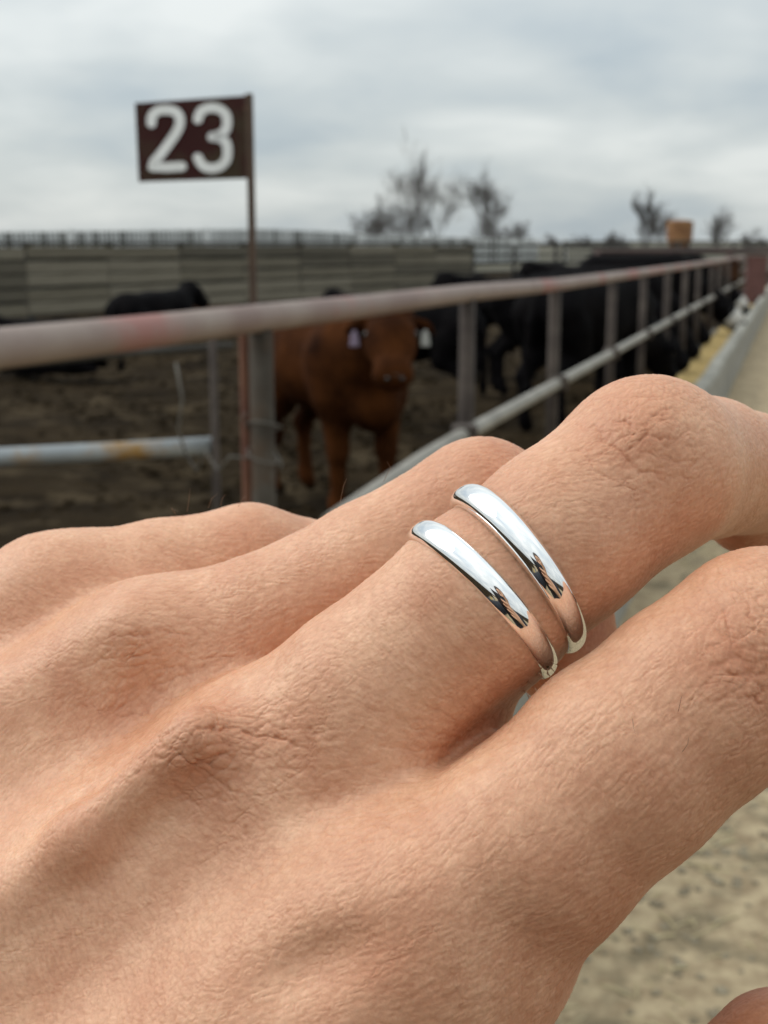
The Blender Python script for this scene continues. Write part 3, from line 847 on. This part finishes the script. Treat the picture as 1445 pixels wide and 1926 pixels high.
# ------------------------------------------------------------------ the hand (built in millimetres in a frame at the eye, then set in the world)
def H(px, py, d):
    return np.array([(px - CX) * d / FPX, (CY - py) * d / FPX, -d], np.float32)
PALM = [  # a, b, ra, rb, k   (metacarpals, heel of the hand, wrist)
    (H(100, 1170, 152), H(-480, 1710, 146), 8.4, 11, 6),      # little finger side
    (H(280, 1270, 139), H(-420, 1760, 134), 9.4, 11.5, 6),
    (H(480, 1500, 125), H(-350, 2040, 124), 10.0, 12, 7),    # middle
    (H(810, 1725, 115), H(-150, 2380, 116), 10.5, 12.5, 8),  # index
    (H(90, 1300, 156), H(560, 1560, 142), 9, 10, 9),         # palm pad under the knuckles
    (H(560, 1560, 142), H(800, 1800, 126), 10, 10, 8),
    (H(100, 1700, 140), H(640, 2020, 124), 13, 11, 10),
    (H(-350, 2000, 134), H(500, 2350, 118), 14, 11, 10),
    (H(-420, 1900, 134), H(-1250, 2700, 122), 15.5, 18, 14), # wrist and forearm
    (H(-250, 2300, 120), H(-1150, 2950, 118), 14.5, 18, 14),
    (H(-1200, 2800, 120), H(-1900, 3500, 118), 22, 26, 14),
    (H(850, 1430, 122), H(890, 1375, 124.5), 3.2, 2.6, 3),      # web between middle and index
    (H(880, 1725, 116), H(620, 1980, 116), 7.8, 10.2, 6),         # side of the index knuckle
    (H(740, 1790, 113), H(480, 2200, 114), 9, 11, 12),       # flesh between thumb and index
]
FINGERS = [
  # little finger
  ([(H(100, 1150, 152), 8.3), (H(300, 1093, 154), 7.3), (H(470, 1056, 156), 6.9), (H(640, 1085, 162), 6.4), (H(720, 1180, 166), 6.0)], 7.0),
  # ring finger
  ([(H(290, 1270, 139), 9.0), (H(480, 1190, 138), 8.0), (H(700, 1078, 138), 7.6), (H(905, 960, 139), 7.7), (H(1035, 1080, 150), 6.8), (H(1063, 1230, 150), 6.4)], 6.5),
  # middle finger
  ([(H(500, 1480, 125), 9.6), (H(690, 1325, 122), 9.4), (H(905, 1135, 120.5), 8.6), (H(1055, 1010, 122), 8.4), (H(1222, 880, 125), 8.75), (H(1330, 880, 136), 7.3), (H(1540, 905, 166), 6.6)], 7.0),
  # its fingertip, curled back
  ([(H(1600, 920, 166), 6.0), (H(1410, 955, 152), 5.7)], 2.0),
  # index finger
  ([(H(815, 1712, 115), 10.0), (H(990, 1588, 112), 9.9), (H(1163, 1440, 111.5), 9.15), (H(1310, 1320, 112), 8.85), (H(1440, 1228, 113), 9.1), (H(1640, 1330, 116), 7.4), (H(1760, 1600, 120), 6.6)], 3.5),
  # thumb
  ([(H(430, 2430, 118), 12), (H(900, 2460, 114), 9.0), (H(1240, 2270, 112), 7.8), (H(1475, 2010, 112), 6.9)], 4.0),
]
# soft swellings and hollows: centre, radii (mm, image x / y / depth), amount (mm, + swells), turn in the image plane
BUMPS = [
    (H(375, 1395, 113), (5.5, 4.5, 9), .7, 0),        # middle knuckle
    (H(270, 1175, 131), (5.0, 3.5, 9), .75, 20),         # ring knuckle
    (H(90, 1065, 146), (6, 4, 9), 0.8, 20),
    (H(830, 1660, 103), (6.0, 4.5, 9), .9, 30),        # index knuckle
    (H(620, 1770, 108), (6.5, 2.6, 10), -1.8, 28),       # hollow beside it
    (H(280, 1300, 130), (6, 2.6, 12), -0.6, 38),       # valley between ring and middle tendons
    (H(600, 1560, 112), (7, 3.0, 10), -0.5, 30),
    (H(1222, 800, 117), (4.0, 3.2, 8), 0.6, 0),         # middle joint
    (H(1420, 1190, 100), (4, 3.5, 8), 0.4, 0),
    (H(885, 1400, 114), (5, 1.2, 6), -1.1, 40),        # web fold
]
TENDONS = [
    (H(370, 1385, 115.6), H(150, 1580, 115.9), 1.5, 1.5, 2.6),
    (H(150, 1580, 115.9), H(-120, 1820, 116.9), 1.5, 1.7, 2.8),
    (H(240, 1180, 131.5), H(30, 1330, 132.5), 1.5, 1.5, 4.0),
    (H(30, 1330, 132.5), H(-200, 1500, 133), 1.5, 1.8, 4.0),
]
def rot2(v, deg):
    c, s = math.cos(R(deg)), math.sin(R(deg))
    return np.stack([v[:, 0] * c + v[:, 1] * s, -v[:, 0] * s + v[:, 1] * c, v[:, 2]], 1)
def hand_sdf(p):
    p = p.astype(np.float32)
    pd = None
    for a, b, ra, rb, k in PALM:
        d = seg_d(p, a, b, ra, rb)
        pd = d if pd is None else smin(pd, d, k)
    for a, b, ra, rb, k in TENDONS:
        pd = smin(pd, seg_d(p, a, b, ra, rb), k)
    res = None
    for pts, k in FINGERS:
        fd = None
        for (a, ra), (b, rb) in zip(pts[:-1], pts[1:]):
            d = seg_d(p, a, b, ra, rb)
            fd = d if fd is None else smin(fd, d, 1.6)
        u = smin(pd, fd, k)
        res = u if res is None else smin(res, u, 1.3)
    for c, r, amt, deg in BUMPS:
        q = rot2(p - c, deg) / np.array(r, np.float32)
        res = res - amt * np.exp(-np.einsum('ij,ij->i', q, q))
    return res

# main creases of the knuckles, as drawn lines on the back of the hand: points, depth (mm), half width (mm)
CREASES = [
  ([(345, 1402), (372, 1368), (402, 1370), (455, 1376), (520, 1392), (590, 1412)], .22, .22),
  ([(300, 1398), (345, 1428), (372, 1440), (420, 1478), (470, 1500)], .20, .18),
  ([(346, 1462), (370, 1438), (402, 1430), (440, 1424)], .20, .16),
  ([(408, 1378), (416, 1396), (428, 1412)], .16, .14),
  ([(470, 1378), (500, 1360), (560, 1372), (640, 1400)], .12, .18),
  ([(330, 1340), (370, 1328), (420, 1330), (500, 1350)], .12, .2),
  ([(310, 1430), (330, 1480), (380, 1520)], .1, .2),
  ([(180, 1205), (230, 1195), (300, 1190), (370, 1200)], .12, .22),
  ([(150, 1250), (200, 1240), (300, 1228)], .10, .22),
  ([(1120, 800), (1160, 850), (1200, 880), (1260, 905)], .17, .2),
  ([(1215, 815), (1180, 795), (1140, 790)], .15, .15),
  ([(1215, 815), (1190, 840), (1165, 850)], .13, .14),
  ([(1215, 815), (1225, 785), (1250, 770), (1270, 772)], .15, .15),
  ([(1215, 815), (1245, 822), (1280, 820)], .15, .15),
  ([(1160, 765), (1200, 745), (1250, 748)], .11, .18),
  ([(1210, 815), (1235, 855), (1275, 870)], .1, .15),
  ([(1080, 830), (1120, 880), (1180, 920)], .09, .2),
  ([(1350, 1130), (1375, 1180), (1385, 1230), (1430, 1290)], .14, .2),
  ([(1400, 1100), (1405, 1160), (1445, 1200)], .12, .18),
  ([(1340, 1250), (1385, 1270), (1445, 1275)], .11, .18),
  ([(1360, 1320), (1410, 1310), (1460, 1330)], .11, .18),
  ([(700, 1330), (780, 1370), (860, 1392), (900, 1398)], .08, .25),
  ([(700, 1400), (800, 1412), (890, 1404)], .10, .22),
  ([(720, 1450), (800, 1440), (880, 1412)], .10, .22),
  ([(760, 1300), (830, 1345), (890, 1385)], .07, .25),
]
# direction (degrees in the picture, x right y up) of the fine skin lines at a few places
FLOW = [((60, 1150), 150), ((200, 1050), 155), ((450, 1020), 165), ((300, 1200), 172), ((600, 1050), 18), ((800, 930), 20), ((250, 1330), 45), ((150, 1450), 50),
        ((450, 1290), 35), ((560, 1200), 30), ((420, 1450), 150), ((650, 1330), 158), ((750, 1200), 145), ((880, 1250), 128), ((800, 1330), 145), ((800, 1420), 175), ((650, 1500), 178),
        ((1000, 1100), 5), ((1150, 950), 12), ((1250, 800), 80), ((1380, 850), 10), ((100, 1650), 100), ((60, 1850), 130), ((250, 1650), 135), ((400, 1750), 140),
        ((600, 1650), 30), ((750, 1600), 60), ((500, 1850), 25), ((700, 1850), 10), ((900, 1500), 50), ((950, 1700), 20), ((1100, 1450), 48), ((1200, 1550), 22),
        ((1300, 1400), 35), ((1400, 1200), 110), ((1150, 1650), 20), ((1400, 1400), 12), ((900, 1850), 15), ((1250, 1250), 50)]
def skin_detail(V, Nn):
    d = -V[:, 2]; px = V[:, 0] / d * FPX + CX; py = CY - V[:, 1] / d * FPX
    # local line direction: gaussian-weighted average of doubled angles
    a = np.zeros(len(V)); b = np.zeros(len(V))
    for (x, y), ang in FLOW:
        wgt = np.exp(-((px - x) ** 2 + (py - y) ** 2) / (2 * 95.0 ** 2)) + 1e-9
        a += wgt * math.cos(2 * R(ang)); b += wgt * math.sin(2 * R(ang))
    th = 0.5 * np.arctan2(b, a) + 0.35 * vnoise(V / 6.0, 91)
    K = 8
    q = V + 0.13 * np.stack([vnoise(V / 1.1, 5), vnoise(V / 1.1, 6), vnoise(V / 1.1, 8)], 1) + .05 * np.stack([vnoise(V / .35, 15), vnoise(V / .35, 16), vnoise(V / .35, 18)], 1)
    z = lambda: np.zeros(len(V), np.float32)
    fine, coarse, cross = z(), z(), z()
    for fam, (off, ca, fa) in enumerate(((0.0, 1.0, 1.0), (R(62), .42, 1.15))):
        tot, c_, f_, n_ = z(), z(), z(), z()
        for k in range(K):
            ang = math.pi * k / K
            dlt = np.abs((th + off - ang + math.pi / 2) % math.pi - math.pi / 2)
            wgt = np.clip(1 - dlt / (math.pi / K), 0, 1).astype(np.float32); wgt = wgt * wgt
            m = wgt > .02
            if not m.any(): continue
            r = rot2(q[m], math.degrees(ang))
            if fam == 0:
                c_[m] += wgt[m] * np.exp(-worley_edge(r / np.array([2.7, 0.55, 1.0], np.float32), 100 + k) / 0.17)
                n_[m] += wgt[m] * vnoise(r / np.array([3.5, 0.40, 1.5], np.float32), 300 + k)
            f_[m] += wgt[m] * np.exp(-worley_edge(r / np.array([1.1, 0.36, 0.6], np.float32), 200 + k + 50 * fam) / 0.22)
            tot[m] += wgt[m]
        tot = np.maximum(tot, 1e-3)
        coarse += c_ / tot; cross += n_ / tot; fine += fa * f_ / tot
    amp = 0.95 + 0.25 * vnoise(V / 7.0, 41)
    h = -0.050 * coarse * amp - 0.034 * fine * amp + 0.008 * cross + 0.004 * vnoise(V / .33, 62) + 0.035 * fbm(V / 3.2, 2, 61) + 0.16 * fbm(V / 9.0, 2, 71)
    cre = np.zeros(len(V), np.float32)
    wx = px + 7 * vnoise(V / 1.3, 81) + 4 * vnoise(V / .5, 83); wy = py + 7 * vnoise(V / 1.3, 82) + 4 * vnoise(V / .5, 84)
    for pts, dep, hw in CREASES:
        best = np.full(len(V), 1e9, np.float32); tt = np.zeros(len(V), np.float32)
        n = len(pts) - 1
        for i in range(n):
            ax, ay = pts[i]; bx, by = pts[i + 1]; ux, uy = bx - ax, by - ay
            t = np.clip(((wx - ax) * ux + (wy - ay) * uy) / (ux * ux + uy * uy), 0, 1)
            dd = np.hypot(wx - ax - t * ux, wy - ay - t * uy)
            s = dd < best; best = np.where(s, dd, best); tt = np.where(s, (i + t) / n, tt)
        mm = best * d / FPX
        taper = np.sin(np.pi * np.clip(0.12 + 0.76 * tt, 0, 1))
        prof = np.exp(-(mm / (hw * .55)) ** 2) + .35 * np.exp(-(mm / (hw * 2.2)) ** 2)
        cre += dep * taper * prof
    facing = np.clip(-(V * Nn).sum(1) / np.linalg.norm(V, axis=1) * 3, 0, 1)
    net = np.zeros(len(V), np.float32)
    zone = np.zeros(len(V), np.float32)
    for (x, y, sx_, sy_, ang, a_) in [(410, 1400, 150, 80, -12, 1.0), (1205, 830, 95, 80, 20, .8), (1415, 1210, 80, 120, 15, .9), (270, 1215, 120, 50, 10, .55), (860, 880, 80, 45, 25, .5), (620, 1640, 260, 160, 0, .14), (900, 1700, 260, 160, 20, .1), (200, 1650, 250, 200, 0, .2), (250, 1100, 250, 150, 0, .15)]:
        c_, s_ = math.cos(R(ang)), math.sin(R(ang)); ux, uy = (px - x) * c_ - (py - y) * s_, (px - x) * s_ + (py - y) * c_
        zone += a_ * np.exp(-.5 * ((ux / sx_) ** 2 + (uy / sy_) ** 2))
    m = zone > .03
    q2 = V[m] + .5 * np.stack([vnoise(V[m] / 1.5, 401), vnoise(V[m] / 1.5, 402), vnoise(V[m] / 1.5, 403)], 1)
    e = worley_edge(rot2(q2, 20) / np.array([2.9, 1.35, 1.8], np.float32), 411); e2 = worley_edge(rot2(q2, -35) / np.array([2.6, .85, 1.4], np.float32), 417)
    net[m] = zone[m] * (.17 * np.exp(-e / .085) * (.6 + .6 * vnoise(q2 / 2.5, 405)) + .07 * np.exp(-e2 / .12) - .03 * np.clip(e, 0, .5))
    cre += net * 1.5
    return (h - cre * .85 * facing * (.7 + .5 * vnoise(V / .8, 85))).astype(np.float32), px, py, cre * facing * 1.3 + .30 * coarse * amp + .17 * fine * amp  # last value: shade of creases and furrows, painted into the skin colour

def in_front(V, F):
    _, g = grad(hand_sdf, V, 0.05)
    g /= np.maximum(np.linalg.norm(g, axis=1, keepdims=True), 1e-6)
    d = -V[:, 2]; px = V[:, 0] / d * FPX + CX; py = CY - V[:, 1] / d * FPX
    ok = (-(V * g).sum(1) / np.linalg.norm(V, axis=1) > -.3) & (px > -90) & (px < 1535) & (py < 2020)
    return ok[F].any(1)
def merge(parts):
    Vs, Fs, n = [], [], 0
    for V, F in parts: Vs.append(V); Fs.append(F + n); n += len(V)
    return np.concatenate(Vs), np.concatenate(Fs)
def compact(V, F):
    u, inv = np.unique(F, return_inverse=True)
    return V[u], inv.reshape(F.shape)
def build_hand(step=1.08):
    V, F = surface_nets(hand_sdf, (-118, -128, -182), (58, 16, -88), step)
    V = project(hand_sdf, V.astype(np.float32), 0.05)
    V, F = subdivide(V, F)
    V = project(hand_sdf, V, 0.05, 1)
    m = in_front(V, F)                      # finer mesh where the skin is seen close up
    back = compact(V, F[~m]); V, F = compact(V, F[m])
    for _ in range(2):
        V, F = subdivide(V, F)
    V = project(hand_sdf, V, 0.05, 1)
    V, F = merge([(V, F), back])
    _, g = grad(hand_sdf, V, 0.05)
    g /= np.maximum(np.linalg.norm(g, axis=1, keepdims=True), 1e-6)
    h, px, py, line = skin_detail(V, g)
    V = (V + g * h[:, None]).astype(np.float32)
    # joint flush (pigment and blood under the skin) plus furrow shade painted as colour
    red = np.zeros(len(V), np.float32)
    for (x, y, s, a, *zmin) in [(1200, 820, 75, 1.0), (390, 1380, 90, .75), (1400, 1230, 90, .9), (880, 880, 70, .7), (1130, 1160, 60, 1.2, 133), (1360, 1010, 90, 1.1, 133), (930, 1360, 45, 1.5, 116),
                         (1100, 1690, 110, .55), (1250, 1500, 130, .35), (480, 960, 90, .3), (700, 1790, 80, .5), (980, 1060, 110, .25), (1420, 1920, 90, 1.4), (60, 1200, 90, .3), (220, 1400, 60, .35)]:
        red += a * np.exp(-((px - x) ** 2 + (py - y) ** 2) / (2 * s * s)) * (np.clip((-V[:, 2] - zmin[0]) / 3, 0, 1) if zmin else 1)
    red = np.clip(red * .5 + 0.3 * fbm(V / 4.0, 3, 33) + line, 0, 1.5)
    W = np.array(CAM_M, np.float32)
    Vw = (V * 0.001) @ W[:3, :3].T + W[:3, 3]
    org = np.array(Vw.mean(0))
    me = np_mesh('hand', Vw - org, F)
    at = me.attributes.new('flush_and_furrow_shade', 'FLOAT', 'POINT'); at.data.foreach_set('value', red.astype(np.float32))
    me.polygons.foreach_set('use_smooth', np.ones(len(F), bool))
    return me, org, V, F

def skin_material():
    m = bpy.data.materials.new('skin'); m.use_nodes = True
    nt = m.node_tree; b = nt.nodes['Principled BSDF']; NN = nt.nodes.new; LL = nt.links.new
    tcn = NN('ShaderNodeTexCoord')
    def noise(s, d=4, r=0.6):
        n = NN('ShaderNodeTexNoise'); n.inputs['Scale'].default_value = s; n.inputs['Detail'].default_value = d
        n.inputs['Roughness'].default_value = r
        LL(tcn.outputs['Object'], n.inputs['Vector']); return n.outputs['Fac']
    at = NN('ShaderNodeAttribute'); at.attribute_name = 'flush_and_furrow_shade'
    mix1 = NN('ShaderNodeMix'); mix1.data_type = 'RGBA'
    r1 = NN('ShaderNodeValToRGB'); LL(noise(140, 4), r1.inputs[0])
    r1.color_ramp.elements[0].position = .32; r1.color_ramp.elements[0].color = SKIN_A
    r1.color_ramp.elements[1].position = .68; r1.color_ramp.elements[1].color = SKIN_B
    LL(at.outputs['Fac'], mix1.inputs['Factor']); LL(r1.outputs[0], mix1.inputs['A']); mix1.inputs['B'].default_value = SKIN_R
    # fine mottling
    r2 = NN('ShaderNodeValToRGB'); LL(noise(1100, 5, .7), r2.inputs[0])
    r2.color_ramp.elements[0].position = .3; r2.color_ramp.elements[0].color = (.90, .86, .83, 1)
    r2.color_ramp.elements[1].position = .7; r2.color_ramp.elements[1].color = (1.05, 1.05, 1.05, 1)
    mu = NN('ShaderNodeMix'); mu.data_type = 'RGBA'; mu.blend_type = 'MULTIPLY'; mu.inputs['Factor'].default_value = 1
    LL(mix1.outputs['Result'], mu.inputs['A']); LL(r2.outputs[0], mu.inputs['B'])
    LL(mu.outputs['Result'], b.inputs['Base Color'])
    b.inputs['Roughness'].default_value = .47
    b.inputs['Specular IOR Level'].default_value = .42
    b.inputs['Subsurface Weight'].default_value = .28
    b.inputs['Subsurface Radius'].default_value = (1.0, .36, .20)
    b.inputs['Subsurface Scale'].default_value = .0006
    bn = NN('ShaderNodeBump'); bn.inputs['Strength'].default_value = .5; bn.inputs['Distance'].default_value = .00006
    LL(noise(3800, 3, .6), bn.inputs['Height']); LL(bn.outputs[0], b.inputs['Normal'])
    return m
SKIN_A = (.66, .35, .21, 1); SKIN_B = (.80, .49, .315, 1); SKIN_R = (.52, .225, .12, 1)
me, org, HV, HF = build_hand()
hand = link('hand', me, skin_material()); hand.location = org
tag(hand, 'bare left hand held up close, fingers half bent, wearing two silver rings', 'hand')

# rings: a domed band swept round the finger
def make_ring(c, nrm, rad, label, width=2.92, thick=1.35, name='ring'):
    c = np.array(c, float); n = np.array(nrm, float); n /= np.linalg.norm(n)
    a = np.cross(n, [0, 0, 1.0]); a /= np.linalg.norm(a); b = np.cross(n, a)
    prof = []
    for t in np.linspace(0, math.pi, 15):          # dome
        x = math.cos(t); prof.append((width / 2 * math.copysign(abs(x) ** .9, x), -.15 + thick * math.sin(t) ** .9))
    prof += [(-width / 2 * .86, -.42), (0, -.5), (width / 2 * .86, -.42)]
    m = len(prof); seg = 160; V = []
    for i in range(seg):
        t = 2 * math.pi * i / seg; dr = a * math.cos(t) + b * math.sin(t)
        up = float(dr @ np.array([-.5, .6, .62])); kw = .86 + .16 * up; kt = .88 + .12 * up
        for (x, r) in prof:
            V.append(c + dr * (rad + (r * kt if r > 0 else r)) + n * x * kw)
    V = np.array(V) * 0.001
    W = np.array(CAM_M); Vw = V @ W[:3, :3].T + W[:3, 3]; og = Vw.mean(0)
    F = [(i * m + j, i * m + (j + 1) % m, ((i + 1) % seg) * m + (j + 1) % m, ((i + 1) % seg) * m + j) for i in range(seg) for j in range(m)]
    me = np_mesh(name, Vw - og, np.array(F))
    bm = bmesh.new(); bm.from_mesh(me); bmesh.ops.recalc_face_normals(bm, faces=bm.faces); bm.to_mesh(me); bm.free()
    o = link(name, me, silver, smooth=True); o.location = og
    tag(o, label, 'ring', 'silver rings on the same finger')
    return o
silver = mat('silver', (.93, .92, .905), rough=.06, metal=1.0, bump=.05, bscale=900, bdist=.00002)
make_ring(H(907, 1131, 120.6), (.74, .66, -.17), 8.5, 'polished silver ring nearer the knuckle of the back of the hand')
make_ring(H(973, 1073, 121.0), (.815, .575, -.17), 8.45, 'polished silver ring nearer the bent finger joint')

# a few fine hairs on the skin
hairs = bmesh.new()
HAIR = [((352, 962), (356, 935), (358, 918), 150), ((330, 966), (322, 956), (336, 962), 151), ((392, 955), (398, 938), (410, 928), 150), ((415, 952), (418, 938), (424, 930), 150), ((448, 953), (456, 938), (464, 932), 150),
        ((640, 945), (646, 915), (652, 900), 132), ((722, 905), (735, 880), (728, 868), 131), ((1190, 1352), (1192, 1368), (1195, 1380), 102), ((1276, 1338), (1280, 1322), (1283, 1308), 102), ((1284, 1414), (1294, 1400), (1296, 1386), 101.7)]
W = np.array(CAM_M)
for a, b, c, d in HAIR:
    p = [Vector(((W[:3, :3] @ (H(*x, d * k).astype(float) * .001)) + W[:3, 3])) for x, k in ((a, 1.0), (b, .995), (c, .99))]
    # root each hair on the skin below it
    add_tube(hairs, p, [.000026, .00002, .000008], 5)
hm = bm_obj('hair', hairs, mat('fine_hair', (.16, .085, .045), .5, var=(.24, .14, .08), scale=200)); hm['kind'] = 'stuff'
hm.parent = hand; hm.location = -hand.location

# ------------------------------------------------------------------ the photographer behind the phone (mirrored in the rings)
def blob(parts, lo, hi, step, name, m, root, flat=None):
    def f(p):
        q = p * np.array(flat, np.float32) if flat else p
        r = None
        for a, b, ra, rb, k in parts:
            a_, b_ = (np.array(a) * flat, np.array(b) * flat) if flat else (a, b)
            d = seg_d(q, a_, b_, ra, rb); r = d if r is None else smin(r, d, k)
        return r
    V, F = surface_nets(f, lo, hi, step)
    V = project(f, V.astype(np.float32), step * .1, 2, step)
    me = np_mesh(name, V - np.array(root.location, np.float32), F); me.polygons.foreach_set('use_smooth', np.ones(len(F), bool))
    return link(name, me, m, root)
M_jacket = mat('jacket_cloth', (.012, .014, .020), .85, var=(.022, .025, .034), scale=20, bump=.3, bscale=80, bdist=.003)
M_jeans = mat('jeans_cloth', (.02, .03, .055), .9, var=(.035, .05, .08), scale=30)
M_boot = mat('boot_leather', (.05, .03, .018), .6, var=(.08, .05, .03), scale=30)
M_skin2 = mat('face_skin', SKIN_A[:3], .5, var=SKIN_B[:3], scale=30)
M_hair = mat('dark_hair', (.02, .012, .008), .6, var=(.035, .02, .014), scale=60)
per = empty('person', (.16, -.42, 0))
tag(per, 'photographer in a dark jacket and jeans, mirrored in the silver rings', 'person')
bpy.context.view_layer.update()
cx0, cy0 = .16, -.42
sh = ((cx0 - .19, cy0, 1.36), (cx0 + .19, cy0, 1.36))
blob([((cx0 - .10, cy0, 1.33), (cx0 - .09, cy0, .98), .125, .11, .08), ((cx0 + .10, cy0, 1.33), (cx0 + .09, cy0, .98), .125, .11, .08), ((cx0 - .09, cy0, .98), (cx0 - .09, cy0, .86), .115, .13, .08), ((cx0 + .09, cy0, .98), (cx0 + .09, cy0, .86), .115, .13, .08),
      (sh[0], (cx0, cy0, 1.42), .07, .07, .05), (sh[1], (cx0, cy0, 1.42), .07, .07, .05),
      (sh[1], (.47, -.20, 1.14), .068, .054, .05), ((.47, -.20, 1.14), (.14, -.07, 1.36), .054, .040, .04),
      (sh[0], (-.27, -.01, 1.17), .068, .054, .05), ((-.27, -.01, 1.17), (-.165, .055, 1.315), .054, .043, .04)],
     (-.4, -.62, .65), (.6, .2, 1.56), .022, 'jacket', M_jacket, per)
blob([((cx0 - .09, cy0, .88), (cx0 - .10, cy0 + .02, .48), .105, .072, .05), ((cx0 - .10, cy0 + .02, .48), (cx0 - .11, cy0, .10), .070, .052, .05),
      ((cx0 + .09, cy0, .88), (cx0 + .11, cy0 + .02, .48), .105, .072, .05), ((cx0 + .11, cy0 + .02, .48), (cx0 + .13, cy0, .10), .070, .052, .05)],
     (-.1, -.62, .02), (.45, -.2, 1.02), .025, 'jeans', M_jeans, per)
for sx_ in (-.11, .13):
    blob([((cx0 + sx_, cy0 - .03, .05), (cx0 + sx_, cy0 + .17, .04), .05, .042, .03), ((cx0 + sx_, cy0 - .02, .05), (cx0 + sx_, cy0 - .01, .14), .05, .05, .03)],
         (cx0 + sx_ - .09, cy0 - .12, -.02), (cx0 + sx_ + .09, cy0 + .25, .21), .015, 'boot', M_boot, per)
hx, hy = cx0 - .01, cy0 + .03
body = [((hx, cy0, 1.40), (hx, hy - .01, 1.54), .055, .052, .03), ((hx, hy, 1.66), (hx, hy + .02, 1.60), .085, .062, .05), ((hx, hy + .03, 1.56), (hx, hy + .035, 1.545), .048, .035, .04), ((hx, hy + .095, 1.64), (hx, hy + .118, 1.605), .010, .016, .02),
        ((hx - .082, hy, 1.63), (hx - .084, hy, 1.60), .016, .012, .01), ((hx + .082, hy, 1.63), (hx + .084, hy, 1.60), .016, .012, .01)]
body += [((.15, -.075, 1.355), (.075, -.052, 1.425), .026, .024, .02), ((.075, -.052, 1.425), (.055, -.05, 1.45), .030, .026, .02)]
for i, (z, l) in enumerate(((1.478, .030), (1.458, .034), (1.438, .032), (1.420, .026))):     # fingers closing round the phone
    body += [((.060, -.050, z), (.052, -.022, z), .0095, .0085, .006), ((.052, -.022, z), (.052 - l, -.018, z), .0085, .007, .004)]
body += [((.068, -.058, 1.44), (.045, -.052, 1.475), .012, .010, .006), ((.045, -.052, 1.475), (.015, -.048, 1.485), .010, .008, .004)]
blob(body, (-.02, -.56, 1.33), (.28, .02, 1.80), .007, 'body', M_skin2, per)
blob([((hx, hy - .02, 1.69), (hx, hy - .02, 1.66), .095, .093, .03), ((hx, hy - .06, 1.64), (hx, hy - .07, 1.50), .075, .05, .05)], (hx - .13, hy - .2, 1.42), (hx + .13, hy + .1, 1.82), .012, 'hair', M_hair, per)
for sx_ in (-.03, .03):
    bm = bmesh.new(); bmesh.ops.create_uvsphere(bm, u_segments=10, v_segments=8, radius=.012)
    o = bm_obj('eye', bm, M_eye, per, True); o.location = Vector((hx + sx_, hy + .082, 1.645)) - per.location
bm = bmesh.new(); add_box(bm, (.018, -.040, 1.438), (.074, .0078, .148), bev=.0035)
ph = bm_obj('phone_case', bm, mat('phone_glass', (.01, .01, .012), .15, var=(.014, .014, .017), scale=20))
pe = empty('phone', (.018, -.04, 1.438)); tag(pe, 'black phone held up by the photographer, mirrored in the rings', 'phone')
ph.parent = pe; ph.location = -pe.location
for z in (1.495, 1.477):
    bm = bmesh.new(); add_tube(bm, [(-.004, -.0365, z), (-.004, -.0345, z)], .0065, 18)
    o = bm_obj('lens', bm, M_eye, pe); o.location = -pe.location
